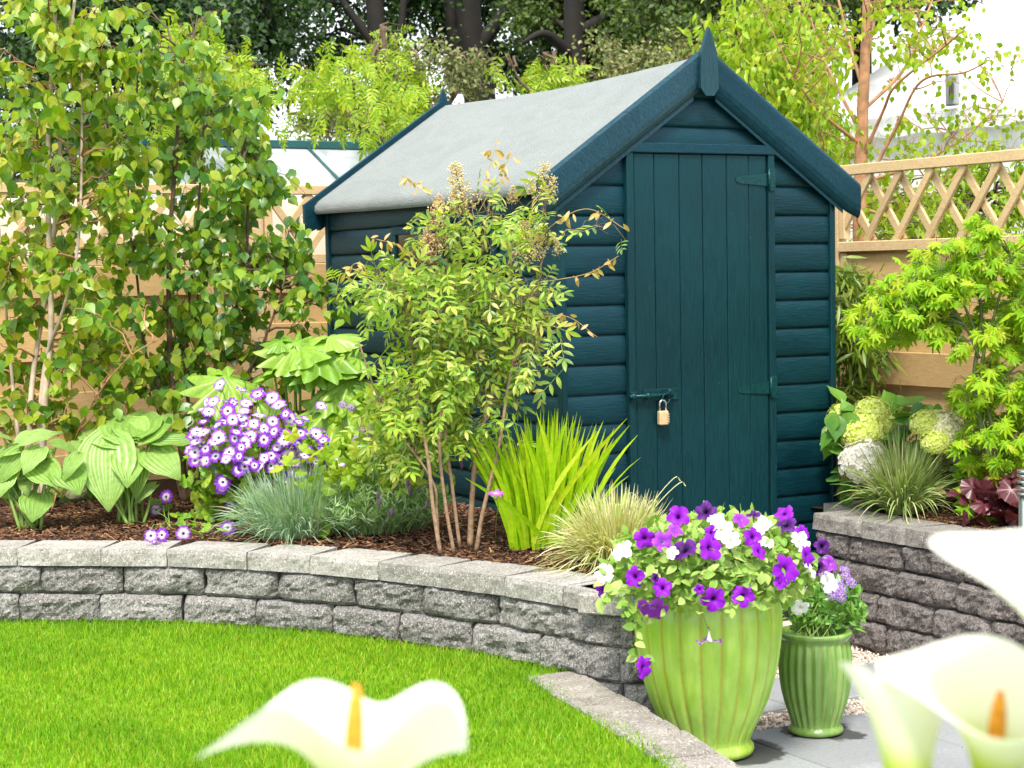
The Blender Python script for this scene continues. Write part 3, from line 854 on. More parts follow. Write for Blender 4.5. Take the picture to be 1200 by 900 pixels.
# ================================================================== fences
M['fence'] = wood_mat('treated_softwood', (.44, .275, .115), (.54, .355, .165), (.62, .43, .22), (1.2, 1.2, 14))
M['trel'] = wood_mat('treated_softwood_batten', (.50, .345, .17), (.60, .43, .235), (.68, .51, .30), (3, 3, 6), False)
def fence(ax, c, s0, s1, posts, ztop, label, phase, panel=1.83, side=-1):
    """ax 'x': runs along x at y=c ; ax 'y': runs along y at x=c. side = direction of the garden"""
    def W3(s_, o_, z): return (s_, c+o_, z) if ax == 'x' else (c+o_, s_, z)
    def D3(ls_, t_, h): return (ls_, t_, h) if ax == 'x' else (t_, ls_, h)
    root = empty('trellis_fence', W3((s0+s1)/2, 0, .4), label, 'fence')
    for p0 in np.arange(posts, s1+.1, panel):
        if p0 < s0-.1: continue
        b = MB(); b.bbox(W3(p0, 0, .97), D3(.070, .050, 1.60), .004); b.build('post', M['trel'], root)
        e0, e1 = p0+.045, min(p0+panel-.045, 99)
        if e1 > s1+.9: continue
        mid = (e0+e1)/2; L = e1-e0
        # boards, every second one set back
        b = MB(); z = 1.43-.002; k = 0
        while z > .42:
            back = (k+phase) % 2
            o_ = side*(.030 if not back else .006)
            hgt = .146 if not back else .146
            b.bbox(W3(mid, o_, z-hgt/2), D3(L, .014, hgt-.006 if not back else hgt+.01), .003)
            z -= .1405; k += 1
        b.build('board_panel', M['fence'], root)
        for q in (e0+.02, mid, e1-.02):
            b = MB(); b.bbox(W3(q, side*.016, .93), D3(.034, .016, 1.0), .002); b.build('batten', M['trel'], root)
        for z in (ztop-.022, 1.448):
            b = MB(); b.bbox(W3(mid, side*.012, z), D3(L, .045, .044), .003); b.build('rail', M['trel'], root)
        for q in (e0+.02, e1-.02):
            b = MB(); b.bbox(W3(q, side*.012, (ztop+1.448)/2), D3(.036, .038, ztop-1.448-.066), .003); b.build('trellis_stile', M['trel'], root)
        b = MB(); za, zb_ = 1.468, ztop-.042; H = zb_-za
        for lay, sl in (((0, 1), (1, -1)) if ax == 'x' else ((0, -1), (1, 1))):
            q = e0-.25
            while q < e1+.25:
                a0 = [q-sl*H*.5*.77, za]; a1 = [q+sl*H*.5*.77, zb_]
                # clip to panel
                def clip(p, r):
                    if p[0] < e0+.03:
                        f = (e0+.03-p[0])/(r[0]-p[0]); return [e0+.03, p[1]+(r[1]-p[1])*f]
                    if p[0] > e1-.03:
                        f = (e1-.03-p[0])/(r[0]-p[0]); return [e1-.03, p[1]+(r[1]-p[1])*f]
                    return p
                if not (max(a0[0], a1[0]) < e0+.05 or min(a0[0], a1[0]) > e1-.05):
                    c0, c1 = clip(a0, a1), clip(a1, a0)
                    dx, dz = c1[0]-c0[0], c1[1]-c0[1]; Ln = math.hypot(dx, dz); ang = math.atan2(dz, dx)
                    o_ = side*(.020 if lay == 0 else .002)
                    ca, sa = math.cos(ang), math.sin(ang)
                    if ax == 'x': R_ = [[ca, 0, sa], [0, 1, 0], [-sa, 0, ca]]; dim = (Ln, .015, .034)
                    else: R_ = [[1, 0, 0], [0, ca, sa], [0, -sa, ca]]; dim = (.015, Ln, .034)
                    b.bbox(W3((c0[0]+c1[0])/2, o_, (c0[1]+c1[1])/2), dim, .002, 0, R_)
                q += .19
        b.build('trellis', M['trel'], root)
    return root
fence('x', 2.55, -6.2, 1.2, -6.35+.06, 1.795, 'pale timber fence with lattice top behind the birches and left bed', 0)
fence('y', 1.2, -3.6, 2.5, atX(981, 240, 1.2)[1]-1.83*3, 1.80, 'honey coloured timber fence with diagonal trellis behind the maple on the right', 1)

# ================================================================== greenhouse and buildings behind
gh = empty('greenhouse', (-.2, 4.3, 0), 'greenhouse with teal ridge and glazing bars and whitened glass behind the left fence', 'greenhouse')
M['gh_teal'] = simple('greenhouse_teal', (.012, .085, .095), .4)
mg, t_, n__, b_ = newmat('whitened_glass')
f_ = noise_(t_, objco(t_), 6, 5); r_ = ramp(t_, [(.35, (.34, .38, .40)), (.65, (.48, .52, .53))]); t_.links.new(f_, r_.inputs[0]); t_.links.new(r_.outputs[0], b_.inputs['Base Color'])
b_.inputs['Roughness'].default_value = .25
GX0, GX1 = -.80, 1.6
b = MB(); b.bbox(((GX0+GX1)/2, 4.2, 2.118), (GX1-GX0, .05, .045), .004); b.build('ridge_beam', M['gh_teal'], gh)
for s_ in (-1, 1):
    b = MB(); V = [(GX0, 4.2, 2.10), (GX1, 4.2, 2.10), (GX1, 4.2+s_*1.2, 1.52), (GX0, 4.2+s_*1.2, 1.52)]
    V += [(x, y, z-.006) for x, y, z in V]
    b.add(V, [(0, 1, 2, 3), (7, 6, 5, 4), (0, 4, 5, 1), (1, 5, 6, 2), (2, 6, 7, 3), (3, 7, 4, 0)], smooth=False); b.build('roof_glass', mg, gh)
    b = MB()
    for x in np.arange(GX0, GX1+.1, .49):
        b.tube([(x, 4.2, 2.108), (x, 4.2+s_*1.2, 1.528)], .010, 4)
    b.tube([(GX0, 4.2+s_*1.2, 1.52), (GX1, 4.2+s_*1.2, 1.52)], .02, 4)
    b.build('glazing_bars', M['gh_teal'], gh)
    b = MB(); b.box(((GX0+GX1)/2, 4.2+s_*1.2, .75), (GX1-GX0, .01, 1.5)); b.build('side_glass', mg, gh)
for x in (GX0, GX1):
    b = MB(); b.add([(x, 3.0, 0), (x, 5.4, 0), (x, 5.4, 1.52), (x, 4.2, 2.10), (x, 3.0, 1.52)], [(0, 1, 2, 3, 4)]); b.build('gable_glass', mg, gh)
cw = MB(); cw.bbox((-2.6, 2.86, .85), (8.6, .10, 1.78), .01)
o = cw.build('rendered_wall', simple('cream_render', (.74, .68, .58), .9, nscale=3, namp=.06), loc=(-2.6, 2.86, 0)); tag(o, 'plain cream rendered wall showing through the lattice behind the left fence', 'wall')

# white marquee beyond the right fence
mq = empty('marquee', (6.5, 4.0, 0), 'big white marquee with sloping roof beyond the right fence', 'marquee')
mc = simple('white_canvas', (.80, .80, .79), .55, nscale=1.2, namp=.03)
_t = mc.node_tree; bump_(_t, noise_(_t, objco(_t), 2.5, 3), _t.nodes['Principled BSDF'], .5, .08)
ex = 4.5; e0 = atX(925, 150, ex); zE = 2.40
R0 = np.array([7.8, atX(1180, 0, 7.8)[1], 0]); R0 = atX(1165, -10, 7.8)
def canvas(V, name='roof', mat=None, th=.02):
    b = MB(); V = [tuple(v) for v in V]; V2 = [(x+.01, y, z-th) for x, y, z in V]; k = len(V)
    b.add(V+V2, [tuple(range(k)), tuple(range(2*k-1, k-1, -1))]+[(i, k+i, k+(i+1) % k, (i+1) % k) for i in range(k)], smooth=False)
    return b.build(name, mat or mc, mq)
yA = e0[1]; yB = -3.0
canvas([(ex, yA, zE), (ex, yB, zE-.06), (R0[0], yB, R0[2]), (R0[0], R0[1], R0[2])])
canvas([(ex, yA, zE), (R0[0], R0[1], R0[2]), (11.0, yA, zE)])
canvas([(11.1, yA, zE), (R0[0], R0[1], R0[2]), (R0[0], yB, R0[2]), (11.1, yB, zE)])
wl = MB(); wl.bbox((ex+.06, (yA+yB)/2, zE/2-.04), (.03, yA-yB, zE-.1), .005); wl.build('wall_canvas', mc, mq)
wl = MB(); wl.bbox(((ex+11)/2, yA-.02, zE/2-.04), (6.4, .03, zE-.1), .005); wl.build('wall_canvas', mc, mq)
vl = MB()
ys = np.linspace(yB, yA, 60)
V = []
for i, y in enumerate(ys):
    V += [(ex-.02, y, zE-.01), (ex-.02+.006*math.sin(i), y, zE-.14-.02*math.sin(i*.9)**2)]
vl.add(V, [(2*i, 2*i+1, 2*i+3, 2*i+2) for i in range(59)]); vl.build('valance', mc, mq)
vt = MB(); c_ = atX(1116, 106, ex-.03)
vt.bbox(c_, (.05, .10, .20), .01); vt.bbox(c_+np.array([-.04, -.035, .0]), (.03, .03, .1), .008, 1)
vt.build('flue', [simple('grey_metal', (.25, .26, .27), .5), simple('black_metal', (.02, .02, .02), .5)], mq)
# ================================================================== leaf and flower shapes
def leaf_tpl(w_, fold=.12, droop=.15, wob=0.0, curl=0):
    n = len(w_)-1; V = []; UV = []
    for i, w in enumerate(w_):
        t = i/n
        z = -droop*t*t + wob*math.sin(t*9)
        for sx in (-1, 0, 1):
            V.append((sx*w, t, z+abs(sx)*(fold*w-curl*w*w*4)))
            UV.append((sx*w*2+.5, t))
    F = []
    for i in range(n):
        F += [(i*3, i*3+1, i*3+4, i*3+3), (i*3+1, i*3+2, i*3+5, i*3+4)]
    return np.array(V), F, np.array(UV)
def radial_tpl(fn, n=36, rings=(.5, 1.0), a0=-2.6, a1=2.6, cup=.1, zfn=None):
    """leaf whose outline is r(angle) about the stalk; angle 0 = tip"""
    V = [(0, 0, 0)]; UV = [(.5, 0)]
    for rg in rings:
        for i in range(n+1):
            a = a0+(a1-a0)*i/n; r = fn(a)*rg
            z = (zfn(a, rg) if zfn else 0)-cup*rg*rg
            V.append((r*math.sin(a), r*math.cos(a), z)); UV.append((a/5+.5, r))
    F = [(0, i+2, i+1) for i in range(n)]
    for k in range(len(rings)-1):
        b0 = 1+k*(n+1); b1 = b0+n+1
        F += [(b0+i, b0+i+1, b1+i+1, b1+i) for i in range(n)]
    return np.array(V), F, np.array(UV)
def lobes(angs, lens, wid, base=.2):
    def f(a):
        r = base
        for g_, l_ in zip(angs, lens):
            d_ = abs(a-g_)
            if d_ < wid: r = max(r, base+(l_-base)*(1-(d_/wid)**.9)**1.0)
        return r
    return f
def wide_leaf(w_, m=7, cup=.35, droop=.3, ruf=.02, tipbend=.0):
    n = len(w_)-1; V = []; UV = []
    for i, w in enumerate(w_):
        t = i/n
        for j in range(m):
            q = -1+2*j/(m-1)
            z = -droop*t*t + cup*w*abs(q)**1.5*(1-.9*t) + ruf*math.sin(t*16+q*2)*abs(q)**2
            V.append((q*w, t-.12*abs(q)**2*max(0, 1-3*t), z)); UV.append((j/(m-1), t))
    F = [(i*m+j, i*m+j+1, (i+1)*m+j+1, (i+1)*m+j) for i in range(n) for j in range(m-1)]
    return np.array(V), F, np.array(UV)
T_BIRCH = leaf_tpl([.03, .30, .36, .26, .11, .0], .15, .12)
T_LANCE = leaf_tpl([.02, .13, .17, .12, .0], .25, .18)
T_LANCE3 = leaf_tpl([.02, .17, .13, .0], .2, .2)
def spray_tpl(pairs=3, ll=.36, lw=1.0):
    V = []; F = []; UV = []; n0 = 0
    lv, lf_, lu = T_LANCE
    def put(y, ang, L, z=0):
        nonlocal n0
        ca, sa = math.cos(ang), math.sin(ang)
        for (a, b_, c) in lv:
            a *= L*lw; b2 = b_*L; c *= L
            V.append((a*ca+b2*sa, y-a*sa+b2*ca, z+c-.12*y*y)); 
        UV.extend([tuple(u) for u in lu]); F.extend([tuple(i+n0 for i in f) for f in lf_]); n0 += len(lv)
    for i in range(pairs):
        y = .25+.5*i/max(1, pairs-1)
        for s_ in (-1, 1): put(y, s_*(1.05-.12*i), ll*(1-.08*i), .012*s_)
    put(.80, 0, ll*1.05)
    k = len(V); V += [(-.008, 0, 0), (.008, 0, 0), (.005, .8, -.08), (-.005, .8, -.08)]; UV += [(0, 0)]*4; F.append((k, k+1, k+2, k+3))
    return np.array(V), F, np.array(UV)
T_SPRAY = spray_tpl()
T_SPRAY4 = spray_tpl(4, .34, .9)
T_OVAL = leaf_tpl([.03, .26, .31, .22, .02], .2, .2)
T_FAR = leaf_tpl([.05, .32, .0], .1, .1)
T_BAMB = leaf_tpl([.01, .075, .06, .0], .2, .15)
T_HOSTA = wide_leaf([.12, .31, .40, .43, .43, .40, .35, .28, .19, .10, .02], 9, .30, .26, .030)
ma = [0, .62, -.62, 1.25, -1.25, 1.95, -1.95]
T_MAPLE = radial_tpl(lobes(ma, [1, .92, .92, .72, .72, .40, .40], .36, .27), 42, (.45, 1.0), cup=.14, zfn=lambda a, r: -.05*r*abs(math.sin(a*5)))
fa = [0, .55, -.55, 1.1, -1.1, 1.7, -1.7, 2.25, -2.25]
T_FATSIA = radial_tpl(lobes(fa, [1, .97, .97, .88, .88, .72, .72, .55, .55], .34, .46), 54, (.35, .7, 1.0), cup=.22, zfn=lambda a, r: .028*r*math.cos(a*11.4)+.03*r*math.sin(a*3))
T_GERAN = radial_tpl(lambda a: .62+.12*abs(math.cos(a*3.0))+.03*math.cos(a*14), 36, (.5, 1.0), cup=.12, zfn=lambda a, r: .04*r*math.cos(a*6))

def flower_mesh(kind, mats, seed=0):
    r_ = random.Random(seed); mb = MB()
    if kind == 'daisy':                       # local +Z is the face, radius about 1
        n = 14
        for i in range(n):
            a = 2*math.pi*i/n+r_.gauss(0, .05); L = r_.uniform(.88, 1.05); w_ = .17
            d = np.array([math.cos(a), math.sin(a), 0]); s_ = np.array([-math.sin(a), math.cos(a), 0])
            up = np.array([0, 0, 1]); dr_ = r_.uniform(-.05, .2)
            V = []; UV = []
            for t, ww in ((.12, .05), (.45, .105), (.75, .145), (.93, .115), (1.0, .03)):
                for q in (-1, 0, 1):
                    V.append(d*t*L + s_*q*ww*1.15 + up*(.1*t-dr_*t*t*1.2+abs(q)*.03+.012*(i % 2))); UV.append((.5+q*.5, t))
            F = [(k*3+j, k*3+j+1, k*3+j+4, k*3+j+3) for k in range(4) for j in (0, 1)]
            mb.add(V, F, 0, UV)
        prof = [(.0, .10), (.10, .095), (.17, .06), (.19, .0)]
        mb.lathe(prof[::-1], 10, 1)
        mb.lathe([(.012, -.55), (.03, -.25), (.14, -.03), (.18, 0)], 8, 2)
    if kind == 'petunia':
        n = 30
        ph = r_.uniform(0, 6)
        rings = [(.05, -.85), (.10, -.45), (.16, -.18), (.30, -.02), (.60, .05), (.88, .03), (1.0, -.02)]
        V = []; UV = []
        for k, (r, z) in enumerate(rings):
            for i in range(n):
                a = 2*math.pi*i/n
                lob = abs(math.cos(2.5*a))**.45
                rr = r*(1+(-.26+.32*lob)*max(0, (k-3)/3))
                zz = z + max(0, (k-3)/3)*(.12*math.sin(5*a+ph)+.10*math.sin(11*a+ph*2)+.14*math.sin(2*a+ph))
                V.append((rr*math.cos(a), rr*math.sin(a), zz)); UV.append((i/n, r))
        F = [(k*n+i, k*n+(i+1) % n, (k+1)*n+(i+1) % n, (k+1)*n+i) for k in range(len(rings)-1) for i in range(n)]
        mb.add(V, F, 0, UV)
        mb.lathe([(.02, -1.15), (.07, -1.0), (.06, -.8)], 8, 1)
        for i in range(5):
            a = i*1.257
            mb.inst(T_LANCE3, np.array([(0, 0, -.95)]), np.array([(math.cos(a), math.sin(a), .8)]), np.array([(0, 0, 1.)]), .4, 1)
    if kind == 'mophead':
        n = 150
        for i in range(n):
            z = 1-1.35*(i+.5)/n; a = i*2.39996
            rr = math.sqrt(max(0, 1-z*z)); c = np.array([rr*math.cos(a), rr*math.sin(a), z*.78])
            c *= r_.uniform(.86, 1.08)
            nn = nrm(c+np.array([r_.gauss(0, .15), r_.gauss(0, .15), .15]))
            ref = nrm(np.cross(nn, (r_.gauss(0, 1), r_.gauss(0, 1), r_.gauss(0, 1)))); b2 = np.cross(nn, ref)
            V = []; F = []
            for k in range(4):
                t = k*math.pi/2
                u = ref*math.cos(t)+b2*math.sin(t); v = -ref*math.sin(t)+b2*math.cos(t)
                sz = .165
                q = len(V)
                V += [c, c+u*sz*.6+v*sz*.5+nn*.03, c+u*sz*1.1+nn*.0, c+u*sz*.6-v*sz*.5+nn*.03]
                F.append((q, q+1, q+2, q+3))
            mb.add(V, F, 0, smooth=False)
        mb.lathe([(.03, -1.0), (.04, -.5), (.05, -.2)], 8, 1); mb.lathe([(.05, -.22), (.50, -.2), (.80, .1), (.70, .45), (0.02, .68)], 12, 0)
    if kind == 'umbel':
        for i in range(26):
            z = 1-1.1*(i+.5)/26; a = i*2.39996; rr = math.sqrt(max(0, 1-z*z))
            c = np.array([rr*math.cos(a), rr*math.sin(a), z*.6]); nn = nrm(c+[0, 0, .4])
            ref = nrm(np.cross(nn, (.3, .5, .1))); b2 = np.cross(nn, ref)
            V = [c+nn*.02]; 
            for k in range(10):
                t = k*math.pi/5; q = .30 if k % 2 == 0 else .16
                V.append(c+(ref*math.cos(t)+b2*math.sin(t))*q+nn*.05)
            mb.add(V, [(0, 1+k, 1+(k+1) % 10) for k in range(10)], 0, smooth=False)
        mb.lathe([(.03, -1.2), (.05, -.3), (.5, .0)], 8, 1)
    if kind == 'panicle':                     # +Z up, length 1
        mb.tube([(0, 0, -.2), (.02, 0, .3), (0, .02, .7), (.02, 0, 1.0)], [.014, .012, .008, .004], 5, 1)
        P = []
        for i in range(26):
            z0 = .05+.9*i/26; a = i*2.4; L = .30*(1-z0)+.06
            e = np.array([math.cos(a)*L, math.sin(a)*L, z0+.18*L+.05]); s0 = np.array([0, 0, z0])
            mb.tube([s0, (s0+e)/2+[0, 0, .02], e], [.006, .004, .003], 4, 1)
            for k in range(15):
                f = r_.uniform(.25, 1.05); P.append(s0+(e-s0)*f+np.array([r_.gauss(0, .03) for _ in range(3)]))
        mb.inst(OCT, np.array(P), np.array([(0, 1., 0)]), np.array([(0, 0, 1.)]), np.array([r_.uniform(.013, .026) for _ in P]), 0)
    return mb.mesh(kind, mats)
def place_flower(me, name, parent, p, face, size, roll=None, sx=1.0):
    """a copy of the flower mesh as one named part of its plant"""
    o = bpy.data.objects.new(name, me); COL.objects.link(o)
    o.parent = parent
    z = Vector(nrm(np.array(face, float)))
    q = z.to_track_quat('Z', 'Y')
    R = q.to_matrix() @ Matrix.Rotation(roll if roll is not None else random.uniform(0, 6.28), 3, 'Z')
    m_ = R.to_4x4() @ Matrix.Diagonal((size*sx, size, size, 1))
    m_.translation = Vector(np.asarray(p, float)-WL[parent])
    o.matrix_basis = m_
    return o
def uvflower(name, stops, trans=.3, rough=.5):
    """colour runs from the throat to the petal edge (the flower's own pattern)"""
    m_, t, n, b = newmat(name)
    tcn = n.new('ShaderNodeTexCoord'); sp = n.new('ShaderNodeSeparateXYZ'); t.links.new(tcn.outputs['UV'], sp.inputs[0])
    r = ramp(t, stops)
    nz = noise_(t, tcn.outputs['Object'], 3.5, 3)
    ma_ = n.new('ShaderNodeMath'); ma_.operation = 'MULTIPLY_ADD'; ma_.inputs[1].default_value = .22; ma_.inputs[2].default_value = -.11
    t.links.new(nz, ma_.inputs[0])
    ad = n.new('ShaderNodeMath'); t.links.new(sp.outputs[1], ad.inputs[0]); t.links.new(ma_.outputs[0], ad.inputs[1]); t.links.new(ad.outputs[0], r.inputs[0])
    t.links.new(r.outputs[0], b.inputs['Base Color']); b.inputs['Roughness'].default_value = rough; b.inputs['Specular IOR Level'].default_value = .2
    tr = n.new('ShaderNodeBsdfTranslucent'); t.links.new(r.outputs[0], tr.inputs[0])
    ms = n.new('ShaderNodeMixShader'); ms.inputs[0].default_value = trans
    t.links.new(b.outputs[0], ms.inputs[1]); t.links.new(tr.outputs[0], ms.inputs[2]); t.links.new(ms.outputs[0], n['Material Output'].inputs[0])
    return m_

# leaf colours (real world base colours)
M['l_birch'] = leafmat('birch_leaf', [(.08, .20, .03), (.13, .27, .022), (.19, .34, .018), (.26, .40, .02), (.35, .45, .025), (.44, .43, .05)], .45, .36, .5)
M['l_birch_dk'] = leafmat('dark_birch_leaf', [(.06, .18, .035), (.11, .25, .03), (.17, .32, .028), (.25, .39, .028), (.37, .44, .04)], .43, .34, .55)
M['l_lime'] = leafmat('lime_leaf', [(.16, .30, .012), (.24, .40, .015), (.33, .47, .02), (.42, .48, .04)], .45, .4, .35)
M['l_maple'] = leafmat('maple_leaf', [(.19, .40, .008), (.27, .50, .01), (.37, .57, .015), (.50, .58, .04)], .5, .45, .3)
M['l_nandina'] = leafmat('nandina_leaf', [(.09, .20, .05), (.15, .28, .05), (.23, .37, .045), (.33, .46, .05), (.46, .53, .08), (.60, .54, .15)], .40, .36, .5)
M['l_nandina_y'] = leafmat('young_nandina_leaf', [(.17, .33, .03), (.25, .43, .035), (.35, .50, .05), (.48, .52, .09)], .45, .36, .45)
M['l_hosta'] = leafmat('hosta_leaf', [(.24, .42, .08), (.31, .50, .11), (.38, .56, .17)], .38, .36, .5, veins=.8, vscale=2.4)
M['l_fatsia'] = leafmat('fatsia_leaf', [(.19, .38, .035), (.26, .46, .05), (.34, .52, .08)], .38, .34, .5)
M['l_mid'] = leafmat('mid_green_leaf', [(.13, .28, .02), (.19, .36, .025), (.27, .44, .03), (.36, .50, .05)], .38, .42, .35)
M['l_hedge'] = leafmat('dull_hedge_leaf', [(.03, .07, .015), (.06, .12, .02), (.09, .16, .03)], .3, .5, .3)
M['l_petunia'] = leafmat('petunia_leaf', [(.18, .34, .06), (.26, .43, .08), (.36, .52, .12), (.46, .58, .20)], .38, .5, .3)
M['l_iris'] = leafmat('sword_leaf', [(.27, .50, .005), (.35, .58, .007), (.43, .64, .012), (.52, .63, .025)], .5, .34, .45)
M['l_fescue'] = leafmat('blue_fescue', [(.16, .30, .18), (.25, .42, .26), (.36, .52, .36), (.50, .55, .34)], .3, .5, .3)
M['l_lav'] = leafmat('feathery_grey_green', [(.20, .38, .12), (.30, .50, .18), (.42, .60, .27), (.52, .65, .36)], .35, .5, .3)
M['l_sedge'] = leafmat('variegated_sedge', [(.30, .40, .08), (.48, .54, .18), (.64, .66, .36), (.74, .70, .48), (.66, .48, .26)], .35, .5, .3)
M['l_sedge2'] = leafmat('green_sedge', [(.14, .24, .06), (.25, .36, .10), (.42, .50, .20), (.64, .64, .38)], .32, .45, .35)
M['l_dark'] = leafmat('dark_tree_leaf', [(.012, .035, .008), (.02, .055, .01), (.035, .085, .014), (.06, .13, .02)], .30, .45, .4)
M['l_conif'] = leafmat('conifer_leaf', [(.03, .06, .010), (.05, .095, .014), (.08, .13, .02), (.12, .17, .03)], .2, .5, .3)
M['l_grey'] = leafmat('grey_green_leaf', [(.07, .10, .025), (.12, .15, .04), (.19, .21, .07), (.30, .30, .13)], .3, .5, .3)
M['l_hyd'] = leafmat('hydrangea_leaf', [(.06, .18, .025), (.10, .25, .03), (.15, .32, .04)], .3, .4, .4)
M['l_bamb'] = leafmat('bamboo_leaf', [(.07, .15, .02), (.13, .23, .025), (.21, .31, .035), (.33, .40, .06)], .35, .4, .4)
M['l_red'] = leafmat('dark_red_leaf', [(.06, .012, .02), (.11, .02, .03), (.16, .04, .04)], .3, .35, .5)
M['bark_w'] = simple('white_birch_bark', (.46, .36, .27), .7, nscale=12, namp=.35, bump=.3)
M['bark_o'] = simple('orange_birch_bark', (.32, .16, .07), .6, nscale=16, namp=.45, bump=.3)
M['bark_b'] = simple('brown_bark', (.10, .06, .035), .85, nscale=25, namp=.4, bump=.5)
M['bark_d'] = simple('dark_bark', (.010, .008, .006), .9, nscale=8, namp=.4, bump=.6)
M['cane'] = simple('nandina_cane', (.24, .15, .09), .75, nscale=45, namp=.35, bump=.5)
M['stemg'] = simple('green_stem', (.17, .27, .05), .5)

def rnd(n, s): return rng.normal(0, s, (n, 3))
def cloud(c, r, n, shell=.35):
    """n points through an ellipsoid, biased to the outside"""
    d = nrm(rng.normal(size=(n, 3))); q = rng.uniform(shell, 1, n)**(.6)
    return np.asarray(c)+d*q[:, None]*np.asarray(r)
def leaves(mb, tpl, P, size, axis=None, spread=.6, nspread=.5, face=None, mat=0, svar=.25):
    """axis: mean leaf direction; face: mean normal"""
    n = len(P)
    A = np.broadcast_to(np.array([0, 0, -1.]) if axis is None else np.asarray(axis, float), (n, 3)) + rnd(n, spread)
    N = np.broadcast_to(np.array([-.4, -.7, .6]) if face is None else np.asarray(face, float), (n, 3)) + rnd(n, nspread)
    mb.inst(tpl, P, A, N, size*rng.uniform(1-svar, 1+svar, n), mat)
def curve(a, b, sag=0, n=6, wob=.0):
    a = np.asarray(a, float); b = np.asarray(b, float); t = np.linspace(0, 1, n)[:, None]
    p = a+(b-a)*t; p[:, 2] += (sag*np.sin(np.pi*t[:, 0]))
    if wob: p[1:-1] += rnd(n-2, wob)
    return p

def woody(root, stems, clumps, tpl, lmat, smat, lsize, per, lax=None, lspread=.7, lface=None, nspr=.6, twig_r=.003, drp=.0, leafname='crown', stemname='trunk', stemn=7, fine=3, bins=1):
    """stems: list of (points, r0, r1) ; clumps: list of (centre, radius)"""
    tops = []
    for pts, r0, r1, *sm2 in stems:
        b = MB(); p = smooth_path(pts, 8*(len(pts)-1)); b.tube(p, np.linspace(r0, r1, len(p)), stemn)
        b.build(stemname if not sm2 else 'limb', sm2[0] if sm2 else smat, root)
        tops.append(p)
    ALL = np.concatenate(tops)
    br = MB(); lf = MB(); PP = []
    for c, r in clumps:
        c = np.asarray(c, float)
        dd = np.linalg.norm(ALL-c, axis=1)+np.maximum(0, ALL[:, 2]-c[2])*2.5
        a = ALL[dd.argmin()]
        tw = curve(a, c, .10*np.linalg.norm(c-a), 7, .03*np.linalg.norm(c-a))
        br.tube(tw, np.linspace(twig_r*1.8, twig_r*.5, 7), 4, cap=False)
        for k in range(fine):
            e = c+nrm(rng.normal(size=3))*r*np.array([1, 1, .8])-[0, 0, drp*r]
            t2 = curve(tw[3+k % 3], e, .04, 5, .01); br.tube(t2, np.linspace(twig_r*.7, twig_r*.3, 5), 3, cap=False)
            m_ = per//(fine+1)
            f = rng.uniform(.15, 1.05, m_); q = t2[0]+(t2[-1]-t2[0])*f[:, None]
            PP.append(q+rnd(m_, r*.16))
        m_ = per//(fine+1)
        PP.append(cloud(c, (r, r, r*.85), m_, .1))
    P = np.concatenate(PP)
    leaves(lf, tpl, P, lsize, lax, lspread, nspr, lface)
    br.build('branches', smat if smat is not M['bark_w'] else M['bark_o'], root)
    return lf.build(leafname, lmat, root)
def strap_clump(base, n, L, wid, spread, arch, mat, name, root, sr=.05, seg=7, face=None, tipdroop=1.0, lean=(0, 0), lvar=.25):
    mb = MB(); base = np.asarray(base, float)
    for i in range(n):
        a = rng.uniform(0, 2*np.pi); o = rng.uniform(0, 1)**.5
        b0 = base+np.array([math.cos(a)*sr*o, math.sin(a)*sr*o, 0])
        th = a+rng.normal(0, .35); ln = L*rng.uniform(1-lvar, 1+lvar*.6)
        out_ = spread*rng.uniform(.15, 1)*(.4+.6*o); h = ln
        t = np.linspace(0, 1, seg)
        d = np.array([math.cos(th), math.sin(th)])*out_+np.array(lean)
        ar = arch*rng.uniform(.5, 1.3)*np.linalg.norm(d)
        up = np.sqrt(max(.05, 1-min(.95, np.dot(d, d))))
        pts = np.column_stack([b0[0]+d[0]*ln*(t**1.25), b0[1]+d[1]*ln*(t**1.25), b0[2]+h*(up*t-ar*t**2.6*tipdroop)])
        pts[:, 2] = np.maximum(pts[:, 2], base[2]+.004)
        wprof = wid*rng.uniform(.7, 1.2)*np.minimum(1, (1-t)*4)**.7*(.6+.4*np.minimum(1, t*4))+.0002
        side = np.array([-math.sin(th), math.cos(th), 0])+rnd(1, .5)[0]
        if face is not None: side = np.asarray(face)+rnd(1, .45)[0]
        mb.ribbon(pts, wprof, side, 0, .25)
    return mb.build(name, mat, root)
def ray_ell(px, py, c, r):
    """front point of an ellipsoid seen through a pixel of the photograph, and its outward normal"""
    c = np.asarray(c, float); r = np.asarray(r, float)
    o = (CAM-c)/r; d = ray(px, py)/r
    A = d@d; B = 2*o@d; C_ = o@o-1; D_ = B*B-4*A*C_
    t = (-B-math.sqrt(D_))/(2*A) if D_ > 0 else -B/(2*A)
    p = CAM+ray(px, py)*t; n_ = nrm((p-c)/r**2)
    return p, n_
TOCAM = nrm(-FW)
